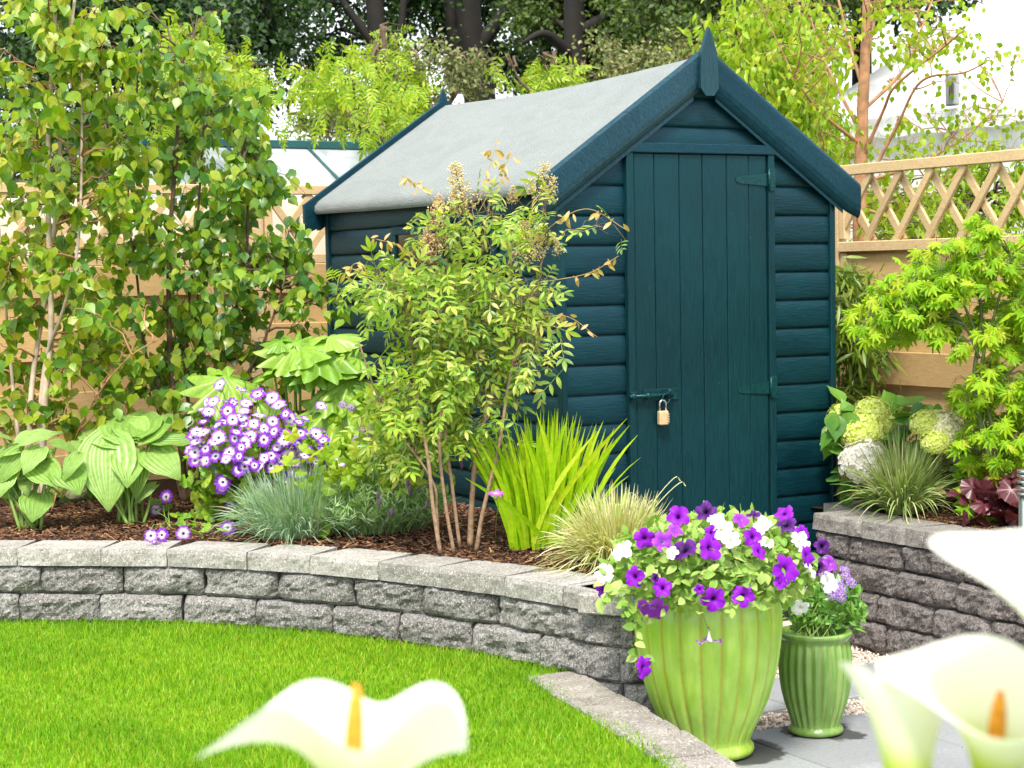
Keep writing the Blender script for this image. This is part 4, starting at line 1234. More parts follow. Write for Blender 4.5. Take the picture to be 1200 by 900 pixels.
# ================================================================== far trees and shrubs
T_Q = (np.array([(0, 0, 0), (.30, .5, .05), (0, 1, -.06), (-.30, .5, .05)], float), [(0, 1, 2), (0, 2, 3)], np.array([(.5, 0), (1, .5), (.5, 1), (0, .5)]))
def far_tree(label, kind, t, trunk, boxes, lmat, bmat, lsize, ncl, per, rcl, r0=.16, limbs=None, tpl=None, group='tall trees beyond the garden', cat='tree', lax=(0, 0, -.5), spread=.8, gz=0.0, stemw=1.0, twr=.012, back=0):
    """trunk: photo pixels from the foot up; boxes: (px0,px1,py0,py1,weight) the crown fills at distance t"""
    pts = [atD(x, y, t) for x, y in trunk]
    base = np.array([pts[0][0], pts[0][1], gz]); pts = [base]+pts if pts[0][2] > .3 else pts
    root = empty(kind, base, label, cat, group)
    stems = [(pts, r0, r0*.45)]
    for lb in (limbs or []):
        q = [atD(x, y, t+dt) for x, y, dt in lb]
        stems.append((q, r0*.42*stemw, r0*.12*stemw))
    clumps = []
    for (x0, x1, y0, y1, wt) in boxes:
        for k in range(max(1, int(ncl*wt))):
            px, py = rng.uniform(x0, x1), rng.uniform(y0, y1)
            clumps.append((atD(px, py, t+(abs(rng.normal(0, .06*t))+.3 if back else rng.normal(0, .05*t))), rcl*rng.uniform(.6, 1.35)))
    woody(root, stems, clumps, tpl or T_Q, lmat, bmat, lsize, per, lax, spread, None, .8, twr, 0, 'crown', 'trunk', 8, 3)
    return root
far_tree('dark spreading beech behind the left birches with sky gaps on its right', 'beech_tree', 15.5, [(205, 300), (200, 120), (215, -80), (225, -200)],
         [(60, 340, -160, 60, .8), (170, 320, 0, 150, .5), (-60, 120, -160, 170, .6)], M['l_dark'], M['bark_d'], .058, 62, 520, .50, .17,
         [[(203, 130, 0), (260, 60, -.3), (345, 45, -.5)], [(205, 100, 0), (140, 40, 0), (60, 10, 0)], [(210, 40, 0), (290, -20, .2), (350, -60, .3)]])
far_tree('tall dark tree with forked trunk just behind the far end of shed roof', 'beech_tree', 17, [(565, 300), (562, 110), (550, 40), (545, -80), (540, -220)],
         [(490, 640, -160, 5, .6), (575, 640, 50, 115, .16), (490, 640, 0, 45, .14)], M['l_dark'], M['bark_d'], .058, 44, 380, .42, .19,
         [[(562, 105, 0), (535, 60, 0), (520, -40, 0), (500, -150, 0)], [(558, 60, 0), (600, 0, 0), (640, -80, 0)], [(550, 20, 0), (500, -40, .3), (460, -90, .3)]], back=1)
far_tree('dark tree with slim straight trunks above the greenhouse sapling', 'beech_tree', 16.2, [(448, 300), (447, 120), (440, 20), (432, -120), (430, -200)],
         [(350, 520, -160, -5, .7), (350, 520, 0, 50, .22), (335, 385, 40, 120, .10)], M['l_dark'], M['bark_d'], .058, 40, 380, .42, .12,
         [[(447, 100, 0), (470, 30, 0), (478, -80, 0)], [(445, 60, 0), (400, 0, 0), (360, -60, 0)]], back=1)
far_tree('broad yellowish green conifer behind the shed roof with a grey brown trunk', 'conifer_tree', 15, [(676, 300), (674, 100), (672, -60), (672, -200)],
         [(610, 760, -160, 50, .75), (690, 760, 40, 100, .3), (640, 690, 30, 80, .1)], M['l_conif'], M['bark_d'], .050, 60, 480, .38, .13,
         [[(675, 70, 0), (640, 40, -.2), (612, 50, -.3)], [(674, 40, 0), (730, 10, 0), (770, 0, 0)]], back=1)
far_tree('dense dark olive conifer directly behind the ridge finial of the shed', 'conifer_tree', 14.4, [(850, 300), (852, 60), (855, -60), (858, -200)],
         [(730, 900, -160, 45, .9), (740, 860, 20, 80, .4), (900, 1060, -140, 15, .5)], M['l_conif'], M['bark_b'], .050, 66, 480, .38, .12,
         [[(852, 60, 0), (800, 30, -.2), (750, 20, -.3)], [(853, 20, 0), (900, -10, 0), (950, -30, 0)]])
far_tree('dark green conifer top right, its crown cut by the marquee roof', 'conifer_tree', 16.5, [(1010, 300), (1010, 60), (1010, -100), (1010, -200)],
         [(900, 1130, -160, 15, 1)], M['l_dark'], M['bark_d'], .075, 46, 260, .5, .12)
# shrubs between the greenhouse and the tall trees
far_tree('olive brown leafed shrub peeping over the middle of the shed ridge', 'shrub', 12.6, [(770, 300), (770, 140), (765, 80)], [(700, 850, 72, 135, 1)],
         M['l_grey'], M['bark_b'], .036, 30, 300, .24, .05, group='shrubs behind the shed', cat='shrub')
far_tree('silvery grey green shrub in pale bloom just left of the far roof end', 'shrub', 12.2, [(505, 300), (500, 180), (495, 80)], [(440, 545, 62, 130, .55), (340, 440, 130, 165, .3)],
         M['l_grey'], M['bark_b'], .034, 34, 240, .20, .05, [[(500, 160, 0), (540, 100, 0), (560, 60, 0)], [(500, 160, 0), (455, 100, 0), (440, 60, 0)]], group='shrubs behind the shed', cat='shrub')
far_tree('fresh lime green sapling above the right end of the greenhouse ridge', 'young_tree', 11.4, [(445, 300), (447, 165), (452, 90), (448, 30)],
         [(355, 480, 85, 138, .7), (400, 465, 55, 100, .3)], M['l_lime'], M['bark_b'], .15, 26, 24, .22, .035, [[(446, 160, 0), (400, 120, 0), (370, 95, 0)], [(447, 150, 0), (480, 115, 0), (495, 85, 0)]],
         tpl=T_SPRAY4, group='lime green saplings behind the shed', lax=(-.1, -.2, -.6), spread=.5, twr=.006)
far_tree('small bright green sapling standing over the middle of the shed roof', 'young_tree', 11.8, [(640, 300), (642, 130), (650, 60)],
         [(590, 690, 65, 115, .6)], M['l_lime'], M['bark_b'], .15, 18, 15, .16, .03, [[(641, 125, 0), (610, 95, 0), (595, 62, 0)], [(642, 125, 0), (675, 90, 0), (685, 75, 0)]],
         tpl=T_SPRAY4, group='lime green saplings behind the shed', lax=(-.1, -.2, -.6), spread=.5, twr=.006)
far_tree('lime yellow hornbeam with drooping leaves behind the top of the second birch', 'young_tree', 9.6, [(225, 300), (228, 180), (232, 100), (238, 20)],
         [(165, 285, 60, 150, .8), (190, 255, 35, 80, .2), (280, 305, 90, 140, .12)], M['l_lime'], M['bark_b'], .13, 34, 20, .19, .025, [[(228, 180, 0), (270, 120, 0), (305, 100, 0)], [(229, 160, 0), (190, 110, 0), (170, 85, 0)]],
         tpl=T_SPRAY4, group='lime green saplings behind the shed', lax=(-.1, -.2, -.6), spread=.5, twr=.006)
far_tree('fresh green bushy tree tucked beside the right slope of the shed roof', 'young_tree', 10.4, [(915, 300), (918, 190), (920, 100), (915, 10)],
         [(850, 955, 20, 120, .75), (880, 960, 100, 170, .4), (925, 985, 150, 205, .25)], M['l_lime'], M['bark_b'], .062, 52, 120, .22, .03, [[(918, 180, 0), (880, 90, 0), (865, 50, 0)], [(918, 170, 0), (960, 110, 0), (985, 70, 0)]],
         tpl=T_LANCE3, group='lime green saplings behind the shed', lax=(0, 0, -1), spread=.6, twr=.006)
far_tree('leafy green shrub seen through the right trellis', 'shrub', 9.6, [(1150, 400), (1150, 300), (1155, 230)], [(1100, 1230, 195, 300, .9), (1010, 1120, 230, 300, .5)],
         M['l_lime'], M['bark_b'], .05, 34, 90, .15, .02, tpl=T_LANCE3, group='shrubs behind the shed', cat='shrub', twr=.005)
far_tree('low dull green hedge shrub behind the lattice and greenhouse on the far left', 'shrub', 13.0, [(60, 330), (60, 200)], [(-60, 170, 150, 260, 1)],
         M['l_hedge'], M['bark_b'], .05, 34, 200, .35, .05, group='shrubs behind the shed', cat='shrub')

# orange stemmed birch beyond the right fence
def px_stem(pxs, t, r0, r1): return ([atD(x, y, t+(dt[0] if dt else 0)) for x, y, *dt in pxs], r0, r1)
t = 8.9
c_ = atD(1012, 300, t)
rb = empty('birch_tree', (c_[0], c_[1], 0), 'slender young birch with coppery orange trunk and sparse small leaves beyond the right fence', 'tree', 'birch trees')
st = [([np.array([c_[0], c_[1], 0]), atD(1008, 300, t), atD(1010, 160, t), atD(1014, 60, t), atD(1016, -10, t), atD(1020, -90, t)], .042, .012)]
for pl_ in ([(1010, 158), (985, 110), (962, 60), (950, 20)], [(1010, 100), (995, 50), (980, -10), (965, -60)], [(1009, 190), (1035, 130), (1050, 100), (1100, 60), (1130, 35)],
            [(1008, 230), (1050, 150), (1080, 95), (1130, 85), (1160, 70)], [(1012, 95), (1022, 40), (1030, -20), (1035, -60)], [(1010, 215), (1080, 190), (1130, 160), (1175, 120)],
            [(1009, 170), (960, 130), (930, 90)], [(1011, 130), (1060, 80), (1085, 20), (1100, -20)], [(1008, 245), (1050, 250), (1100, 225)], [(1008, 235), (980, 215), (960, 180)]):
    st.append(([atD(x, y, t+.12*i*((-1)**len(pl_))) for i, (x, y) in enumerate(pl_)], .010, .003))
cl = []
for (x0, x1, y0, y1, k) in ((860, 1000, -60, 110, 22), (1000, 1130, -60, 60, 20), (1030, 1150, 40, 190, 22), (950, 1060, 100, 260, 16), (1120, 1200, 60, 180, 9), (1000, 1110, 200, 290, 14)):
    for _ in range(k): cl.append((atD(rng.uniform(x0, x1), rng.uniform(y0, y1), t+rng.normal(0, .35)), .13*rng.uniform(.6, 1.3)))
woody(rb, st, cl, T_BIRCH, M['l_lime'], M['bark_o'], .034, 19, (0, 0, -1), .5, (-.5, -.8, .2), .6, .0025, .1, 'crown', 'trunk', 8, 3)

# ================================================================== left bed
t = 7.25
c_ = atZ(45, 600, .44)
b1 = empty('birch_tree', c_, 'birch with two white barked stems standing behind the leftmost hosta', 'tree', 'birch trees')
st = [px_stem([(53, 602), (50, 520), (54, 450), (60, 390), (58, 300), (56, 180), (62, 60), (70, -60)], t, .017, .007),
      px_stem([(36, 602), (35, 500), (40, 430, .05), (56, 330, .1), (66, 240, .1), (74, 120), (92, -40)], t, .013, .006),
      px_stem([(44, 602), (46, 500), (54, 420), (75, 360, -.1), (92, 280, -.15), (96, 150), (96, 20)], t, .010, .004),
      px_stem([(30, 602), (20, 500), (10, 400, .1), (2, 300), (-8, 200)], t, .009, .004),
      px_stem([(60, 600), (78, 540), (110, 470, -.2), (150, 420, -.3), (190, 395, -.3)], t, .004, .002)+(M['bark_o'],)]
cl = []
for (x0, x1, y0, y1, k) in ((-20, 150, -40, 80, 20), (0, 160, 60, 220, 34), (-20, 165, 200, 330, 28), (-20, 170, 320, 440, 20), (60, 190, 400, 520, 11), (-20, 40, 420, 500, 5)):
    for _ in range(k): cl.append((atD(rng.uniform(x0, x1), rng.uniform(y0, y1), t+rng.normal(0, .18)), .10*rng.uniform(.6, 1.3)))
woody(b1, st, cl, T_BIRCH, M['l_birch'], M['bark_w'], .053, 27, (-.1, -.1, -.8), .55, (-.5, -.8, .45), .75, .003, .15, 'crown', 'trunk', 8, 2)
t = 7.55
c_ = atZ(220, 588, .44)
b2 = empty('birch_tree', c_, 'bushy many stemmed birch behind the purple daisies, full of round green leaves', 'tree', 'birch trees')
st = [px_stem([(218, 590), (212, 520), (200, 430), (198, 300), (205, 200), (212, 90), (216, 60)], t, .016, .005),
      px_stem([(222, 590), (222, 500), (218, 400), (232, 250), (240, 120)], t, .010, .004),
      px_stem([(220, 590), (236, 500), (262, 410), (286, 320), (290, 240), (282, 190)], t, .011, .004),
      px_stem([(220, 590), (205, 500), (172, 420), (160, 320), (150, 240), (158, 120)], t, .009, .003),
      px_stem([(224, 590), (250, 500), (300, 420, -.1), (330, 340, -.1), (340, 290)], t, .008, .003),
      px_stem([(215, 590), (198, 530), (180, 470), (150, 430), (120, 380)], t, .006, .003)]
cl = []
for (x0, x1, y0, y1, k) in ((150, 262, 10, 120, 15), (160, 320, 110, 220, 26), (165, 345, 200, 320, 34), (175, 372, 290, 420, 40), (190, 330, 400, 490, 16), (110, 200, 330, 470, 5), (320, 385, 300, 360, 4)):
    for _ in range(k): cl.append((atD(rng.uniform(x0, x1), rng.uniform(y0, y1), t+rng.normal(0, .16)), .10*rng.uniform(.6, 1.3)))
woody(b2, st, cl, T_BIRCH, M['l_birch_dk'], M['bark_b'], .053, 24, (-.1, -.1, -.8), .52, (-.5, -.8, .4), .7, .003, .15, 'crown', 'trunk', 8, 2)

# yellow hydrangea glimpsed behind the hostas
M['fl_lime'] = leafmat('lime_floret', [(.52, .64, .07), (.66, .74, .18), (.80, .82, .36)], .3, .6, .2, tcol=(1, 1, .6))
M['fl_cream'] = leafmat('cream_floret', [(.60, .62, .28), (.74, .72, .46), (.80, .76, .58)], .3, .6, .2, tcol=(1, 1, .7))
M['fl_white'] = leafmat('white_floret', [(.76, .72, .62), (.84, .80, .72), (.86, .84, .78)], .3, .6, .2, tcol=(1, .98, .9))
ME_H = [flower_mesh('mophead', [mm, M['l_hyd']], i) for i, mm in enumerate((M['fl_lime'], M['fl_cream'], M['fl_white']))]
def hydrangea(label, basepx, t, heads, lbox, nleaf):
    c_ = atZ(*basepx, .44) if len(basepx) == 2 else np.array(basepx)
    c_ = np.array([*atD(basepx[0], basepx[1], t)[:2], .44])
    r_ = empty('hydrangea', c_, label, 'shrub', 'hydrangeas')
    mb = MB(); sb = MB()
    for i in range(nleaf):
        px, py = rng.uniform(lbox[0], lbox[1]), rng.uniform(lbox[2], lbox[3])
        p = atD(px, py, t+rng.uniform(-.10, .12))
        a = nrm(np.array([*(p[:2]-c_[:2]), .0])+rnd(1, .4)[0]); 
        mb.inst(leafO, p[None], (a+np.array([0, 0, -.35]))[None], (np.array([-.3, -.5, 1])+rnd(1, .3)[0])[None], rng.uniform(.07, .12))
        sb.tube(curve(c_+rnd(1, .04)[0]*[1, 1, 0], p, .05, 5), [.004, .003, .003, .002, .002], 4)
    for px, py, rp, ty, *dt in heads:
        q = t+(dt[0] if dt else -.12); p = atD(px, py, q)
        place_flower(ME_H[ty], 'flower_head', r_, p, (-.25, -.45, 1), rp*q/FPX*1.05)
        sb.tube(curve(c_+rnd(1, .04)[0]*[1, 1, 0], p-[0, 0, .03], .03, 5), [.005, .004, .004, .003, .003], 4)
    sb.build('stems', M['stemg'], r_); mb.build('foliage', M['l_hyd'], r_)
leafO = leaf_tpl([.10, .30, .37, .34, .22, .08, .0], .2, .22, .01)
hydrangea('pale yellow hydrangea half hidden behind the leftmost hosta', (55, 590), 7.75, [(20, 545, 20, 0), (8, 556, 14, 0), (34, 556, 15, 1), (80, 560, 15, 0), (68, 572, 14, 0), (88, 575, 12, 1), (30, 575, 12, 0)], (0, 110, 545, 610), 40)

def hosta(label, t, base, lv, extra):
    c_ = np.array([*atD(base[0], base[1], t)[:2], .445])
    r_ = empty('hosta', c_, label, 'plant', 'hostas')
    mb = MB(); sb = MB()
    def lf(b0, b1_, dt, wr):
        A = atD(b0[0], b0[1], t-.02); B = atD(b1_[0], b1_[1], t-.02+dt)
        L = np.linalg.norm(B-A)
        n_ = TOCAM*.55+np.array([0, 0, .85])+rnd(1, .12)[0]
        mb.inst(T_HOSTA, A[None], (B-A)[None], n_[None], np.array([[L*wr, L*1.08, L*.8]]))
        g = c_+np.array([rng.normal(0, .03), rng.normal(0, .03), 0])
        mid = (g*.45+A*.55)+np.array([0, 0, -.02]); mid[:2] = g[:2]*.6+A[:2]*.4
        sb.tube(smooth_path([g, mid, A+nrm(B-A)*.02], 12), np.linspace(.007, .004, 13), 6)
    for b0, b1_, dt, wr in lv: lf(b0, b1_, dt, wr)
    for i in range(extra[4]):
        px, py = rng.uniform(extra[0], extra[1]), rng.uniform(extra[2], extra[3]); a = rng.uniform(-.3, 3.4)
        lf((px, py), (px+38*math.cos(a), py+abs(20*math.sin(a))), rng.uniform(-.1, .15), .85)
    sb.build('leaf_stalks', M['stemg'], r_); mb.build('foliage', M['l_hosta'], r_)
hosta('hosta with upright ribbed leaves and one big folded leaf, nearer the daisies', 6.95, (150, 610),
      [((156, 516), (126, 480), .16, .95), ((160, 519), (195, 477), .15, 1.0), ((158, 512), (164, 470), .22, .9), ((126, 512), (124, 584), -.16, .95), ((140, 534), (98, 512), .02, .8),
       ((180, 518), (232, 511), .02, .72), ((174, 528), (207, 552), -.10, .95), ((163, 530), (158, 577), -.08, .72), ((183, 568), (157, 586), -.05, .6), ((108, 528), (70, 516), .05, .75),
       ((140, 520), (98, 492), .20, .8), ((150, 528), (150, 560), -.14, .9), ((100, 545), (92, 572), -.08, .8), ((170, 520), (205, 528), .16, .9)], (110, 190, 520, 545, 4))
hosta('hosta with broad drooping leaves in front of the white birch stems', 6.85, (35, 616),
      [((22, 520), (67, 500), .05, .75), ((27, 528), (-6, 562), -.05, .85), ((58, 534), (5, 538), .06, .6), ((40, 545), (66, 562), -.10, 1.0), ((72, 550), (92, 570), -.10, 1.15), ((46, 578), (38, 604), -.10, 1.2),
       ((14, 552), (-8, 580), -.08, .9), ((92, 532), (76, 556), -.08, .7), ((0, 512), (26, 516), .1, .8), ((60, 520), (95, 526), .03, .65), ((-15, 530), (10, 545), .0, .9), ((-20, 560), (8, 578), -.05, .9), ((48, 525), (28, 548), -.1, .9)], (-25, 70, 520, 560, 7))

# purple and white daisies
M['daisy'] = uvflower('cineraria_petal', [(0, (.80, .72, .84)), (.40, (.82, .76, .88)), (.58, (.32, .07, .60)), (1, (.19, .015, .50))], .3)
M['daisy2'] = uvflower('pale_cineraria_petal', [(0, (.84, .78, .88)), (.56, (.82, .74, .88)), (.78, (.42, .14, .66)), (1, (.26, .04, .55))], .3)
M['disc'] = simple('flower_disc', (.035, .006, .035), .7)
ME_D = [flower_mesh('daisy', [M['daisy'] if i % 2 == 0 else M['daisy2'], M['disc'], M['stemg']], i) for i in range(4)]
c_ = atZ(300, 600, .445)
cin = empty('cineraria', c_, 'mound of purple and white daisies behind the blue grass tuft', 'flowering plant')
EC = atD(308, 528, 6.95); ER = np.array([.30, .24, .235])
poly = [(230, 468), (262, 470), (300, 463), (335, 468), (366, 488), (385, 512), (398, 545), (384, 572), (352, 590), (326, 572), (300, 560), (262, 558), (226, 542), (220, 512), (234, 500)]
fl = []; tries = 0
while len(fl) < 100 and tries < 6000:
    tries += 1
    x, y = rng.uniform(215, 400), rng.uniform(455, 595)
    if inpoly(x, y, poly) and all((x-a)**2+((y-b_)*1.15)**2 > 58 for a, b_ in fl): fl.append((x, y))
fl += [(254, 454), (240, 473), (227, 534), (266, 566), (255, 571), (348, 584), (367, 587), (400, 551), (372, 480)]
sb = MB(); lb = MB()
for x, y in fl:
    p, n_ = ray_ell(x, y, EC, ER); p = p+rnd(1, .01)[0]
    place_flower(random.choice(ME_D), 'flower', cin, p, n_*.5+TOCAM*.4+np.array([0, 0, .5])+rnd(1, .38)[0], rng.uniform(.022, .033))
    sb.tube(curve(c_+np.array([rng.normal(0, .05), rng.normal(0, .05), .05]), p-n_*.015, .0, 5, .008), .0018, 4)
P = cloud(EC-[0, 0, .07], ER*np.array([1.0, 1.0, .9]), 330, .3); P = P[P[:, 2] > .47]
leaves(lb, T_GERAN, P, .038, (-.3, -.5, -.1), .6, .45, (-.3, -.5, .8))
for x, y, s_ in ((255, 590, .04), (238, 592, .04), (262, 606, .045), (246, 600, .04), (228, 605, .04), (240, 615, .045), (232, 580, .04), (215, 606, .04), (262, 618, .04), (276, 600, .04)):
    leaves(lb, T_GERAN, atZ(x, y+12, .46)[None]+[0, 0, .03], s_, (-.3, -.6, 0), .4, .3, (-.3, -.5, .8))
sb.build('stems', M['stemg'], cin); lb.build('foliage', M['l_mid'], cin)
c_ = atZ(200, 620, .445)
cin2 = empty('cineraria', c_, 'a few low purple and white daisies sprawling over the mulch beside the coping stones', 'flowering plant')
lb = MB(); sb = MB()
for x, y, dz in ((215, 625, .02), (183, 631, .015), (177, 628, .03), (190, 627, .02), (195, 581, .03), (183, 597, .02), (175, 598, .02), (270, 590, .05), (278, 588, .05), (267, 618, .02)):
    p = atZ(x, y+dz*330, .455)+[0, 0, dz]
    place_flower(random.choice(ME_D), 'flower', cin2, p, TOCAM*.9+np.array([0, 0, .4])+rnd(1, .4)[0], rng.uniform(.026, .031))
    sb.tube(curve(c_, p, .03, 6, .01), .0018, 4)
for x, y in ((235, 600), (206, 600), (225, 612), (182, 585), (193, 592), (212, 600), (222, 602), (232, 622)):
    leaves(lb, T_GERAN, atZ(x, y+8, .46)[None]+[0, 0, .02], .036, (-.3, -.6, 0), .5, .3, (-.3, -.4, .9))
sb.build('stems', M['stemg'], cin2); lb.build('foliage', M['l_mid'], cin2)

# fatsia with big lobed leaves
c_ = np.array([*atD(350, 560, 7.35)[:2], .445])
fa_ = empty('fatsia', c_, 'big leaved fatsia with glossy lobed leaves between the daisies and the shed', 'shrub')
mb = MB(); sb = MB()
for x0, y0, x1, y1, dt, s_ in ((352, 408, 405, 398, -.05, 1.0), (345, 408, 300, 422, -.1, 1.0), (372, 404, 395, 440, -.18, 1.0), (345, 404, 352, 380, .1, .9), (268, 444, 218, 476, -.12, 1.0), (262, 440, 300, 446, .05, .8),
                            (388, 455, 428, 470, -.1, 1.0), (398, 470, 385, 520, -.15, 1.1), (420, 500, 412, 548, -.1, 1.0), (380, 520, 372, 560, -.1, .9), (430, 450, 470, 462, .0, .9), (395, 430, 440, 425, .05, .9), (410, 540, 390, 580, -.1, .8),
                            (320, 430, 285, 450, .0, .9), (420, 420, 450, 440, .0, .9), (345, 440, 370, 462, .0, .8), (430, 530, 455, 560, -.1, .8), (330, 400, 296, 398, .05, .8), (300, 470, 318, 455, .1, 1.2), (385, 395, 415, 385, .1, 1.2), (370, 425, 340, 446, -.1, 1.0), (410, 445, 400, 480, -.1, 1), (392, 500, 420, 520, -.1, 1), (415, 520, 440, 560, -.15, .9)):
    A = atD(x0, y0, 7.15); B = atD(x1, y1, 7.15+dt); L = np.linalg.norm(B-A)*s_
    mb.inst(T_FATSIA, A[None], (B-A)[None], (TOCAM*.5+np.array([0, 0, .85])+rnd(1, .25)[0])[None], L*1.0)
    sb.tube(smooth_path([c_+rnd(1, .02)[0]*[1, 1, 0], (c_*.4+A*.6)*[1, 1, 1]+[0, 0, -.03], A], 12), np.linspace(.008, .0035, 13), 6)
sb.build('leaf_stalks', M['stemg'], fa_); mb.build('foliage', M['l_fatsia'], fa_)

# small bell flowered plant in front of it
M['lilac'] = leafmat('lilac_petal', [(.30, .10, .52), (.45, .22, .65), (.70, .60, .80)], .3, .6, .2, tcol=(1, .8, 1))
c_ = np.array([*atD(425, 590, 6.55)[:2], .445])
aq = empty('columbine', c_, 'slender columbine with small violet blooms between the fatsia and the nandina', 'flowering plant')
mb = MB(); sb = MB()
ME_U = flower_mesh('umbel', [M['lilac'], M['stemg']], 3)
for x, y in ((424, 505), (432, 514), (418, 516), (437, 500), (402, 474), (412, 478), (495, 512), (500, 522), (492, 536), (505, 540), (440, 522), (497, 505)):
    p = atD(x, y, 6.45+rng.normal(0, .05)); place_flower(ME_U, 'flower', aq, p, TOCAM+rnd(1, .5)[0], .015)
    sb.tube(curve(c_+rnd(1, .03)[0]*[1, 1, 0], p, .02, 6, .01), .0016, 4)
P = np.concatenate([atD(425, 560, 6.6)+rng.normal(size=(160, 3))*[.13, .08, .07], atD(450, 520, 6.5)+rng.normal(size=(90, 3))*[.11, .06, .06]])
leaves(mb, T_GERAN, P, .036, (-.3, -.5, 0), .6, .4, (-.3, -.5, .8))
sb.build('stems', M['stemg'], aq); mb.build('foliage', M['l_lime'], aq)

# grasses along the wall
def grasslike(name, label, cat, px, n, L, wid, spread, arch, mat, zb=.45, **kw):
    c_ = atZ(px[0], px[1], zb); r_ = empty(name, c_, label, cat)
    strap_clump(c_, n, L, wid, spread, arch, mat, 'foliage', r_, **kw)
    return r_, c_
o, _ = grasslike('fescue_grass', 'blue grey tuft of fine fescue grass spilling over the wall below the purple daisies', 'ornamental grass', (348, 627), 1250, .25, .0013, .85, .60, M['l_fescue'], sr=.14, lean=(-.10, -.10), seg=8)
o, c_ = grasslike('lavender', 'soft grey green lavender mound beside the bare nandina canes', 'plant', (440, 622), 260, .15, .0025, .55, .25, M['l_lav'], sr=.14, seg=5)
mb = MB(); 
for i in range(420):
    a = rng.uniform(0, 6.28); r1 = .17*rng.uniform(0, 1)**.5; b0 = c_+np.array([r1*math.cos(a)*1.15, r1*math.sin(a)*.8, 0]); h = .19*(1-.5*(r1/.18)**2)*rng.uniform(.7, 1.15)
    top = b0+np.array([math.cos(a)*r1*.6, math.sin(a)*r1*.6, h]); cc = curve(b0, top, .0, 5, .004)
    k = 14; f = rng.uniform(.25, 1, k); P = b0+(top-b0)*f[:, None]
    mb.inst(T_BAMB, P, np.column_stack([rng.normal(0, 1, k), rng.normal(0, 1, k), rng.uniform(.6, 1.4, k)]), rnd(k, 1), rng.uniform(.026, .042, k))
    mb.tube(cc, .0009, 3, cap=False)
mb.build('shoots', M['l_lav'], o)
M['bud'] = simple('dark_lavender_bud', (.09, .04, .10), .8)
for x, y in ((445, 588), (478, 566), (480, 575), (505, 560), (541, 545), (459, 600), (500, 592), (443, 580)):
    b = MB(); p = atD(x, y, 6.1); b.lathe([(.001, -.014), (.005, -.008), (.0065, 0), (.005, .009), (.001, .014)], 8, 0, p); b.tube(curve(p-[0, 0, .013], c_+[rng.normal(0, .05), rng.normal(0, .03), .05], 0, 4), .001, 4)
    b.build('flower_spike', M['bud'], o)
grasslike('iris', 'clump of tall bright lime green sword leaves in front of the shed corner', 'plant', (640, 640), 1, .3, .008, .3, .1, M['l_iris'])
ir = bpy.data.objects['iris']; ci = WL[ir]
mb = MB()
for i in range(230):
    u = rng.uniform(-1, 1); dpt = rng.normal(0, .035)
    b0 = ci+RT*(.155*u)*.75+np.array([FW[0], FW[1], 0])*dpt; b0[2] = .448
    L = rng.uniform(.28, .49)*(1-.08*abs(u)); ln = u*.30+rng.normal(0, .13); ty = rng.normal(0, .12)
    tt = np.linspace(0, 1, 8)
    dirv = RT*ln+np.array([FW[0], FW[1], 0])*ty
    pts = b0+np.outer(tt**1.35*L, dirv)+np.outer(L*(tt-.18*tt**3*(abs(ln)+.1)*1.2), [0, 0, 1])
    wp = rng.uniform(.0042, .0075)*np.minimum(1, (1-tt)*3.2)**.8+.0003
    mb.ribbon(pts, wp, RT+rnd(1, .5)[0], 0, .22)
for x0, x1, y1 in ((625, 700, 505), (630, 735, 490), (655, 738, 498), (600, 560, 515), (640, 545, 560), (645, 628, 482), (650, 665, 490), (635, 610, 500)):
    a_ = atD(x0, 636, 5.98); b_ = atD(x1, y1, 5.9); pts = curve(a_, b_, 0, 9); pts = pts+np.outer(np.sin(np.linspace(0, 3.14, 9))*.03, -RT*np.sign(x1-x0))
    mb.ribbon(pts, .0085*np.minimum(1, (1-np.linspace(0, 1, 9))*3)**.8+.0003, RT+rnd(1, .3)[0], 0, .2)
mb.build('blades', M['l_iris'], ir)
grasslike('sedge', 'straw coloured variegated sedge flopping over the coping left of the petunias', 'ornamental grass', (722, 660), 1300, .23, .0018, .95, .62, M['l_sedge'], sr=.09, lean=(-.10, -.14), seg=9)
sg = bpy.data.objects['sedge']; cs = WL[sg]; mb = MB()
for x1, y1 in ((738, 578), (757, 590), (764, 586), (705, 600), (790, 560), (796, 566), (730, 600), (700, 606), (722, 590), (748, 594)):
    b_ = atD(x1, y1, 5.75); pts = smooth_path([cs, cs*.4+b_*.6+[0, 0, .02], b_, b_+RT*.02-[0, 0, .01]], 12); mb.ribbon(pts, .0013, RT, 0, .2)
mb.build('dry_stalks', M['l_sedge'], sg)
pk_ = empty('pink_flower', atZ(583, 640, .45), 'single small magenta bloom on a thin stalk in front of the iris leaves', 'flower')
M['magenta'] = uvflower('magenta_petal', [(0, (.8, .7, .8)), (.4, (.62, .2, .62)), (1, (.42, .03, .50))], .3)
b = MB(); b.tube(curve(WL[pk_], atD(581, 580, 5.85), 0, 5, .005), .0012, 4); b.build('stem', M['stemg'], pk_)
place_flower(flower_mesh('petunia', [M['magenta'], M['stemg']], 9), 'bloom', pk_, atD(581, 578, 5.84), TOCAM*.3+np.array([0, 0, 1]), .024)

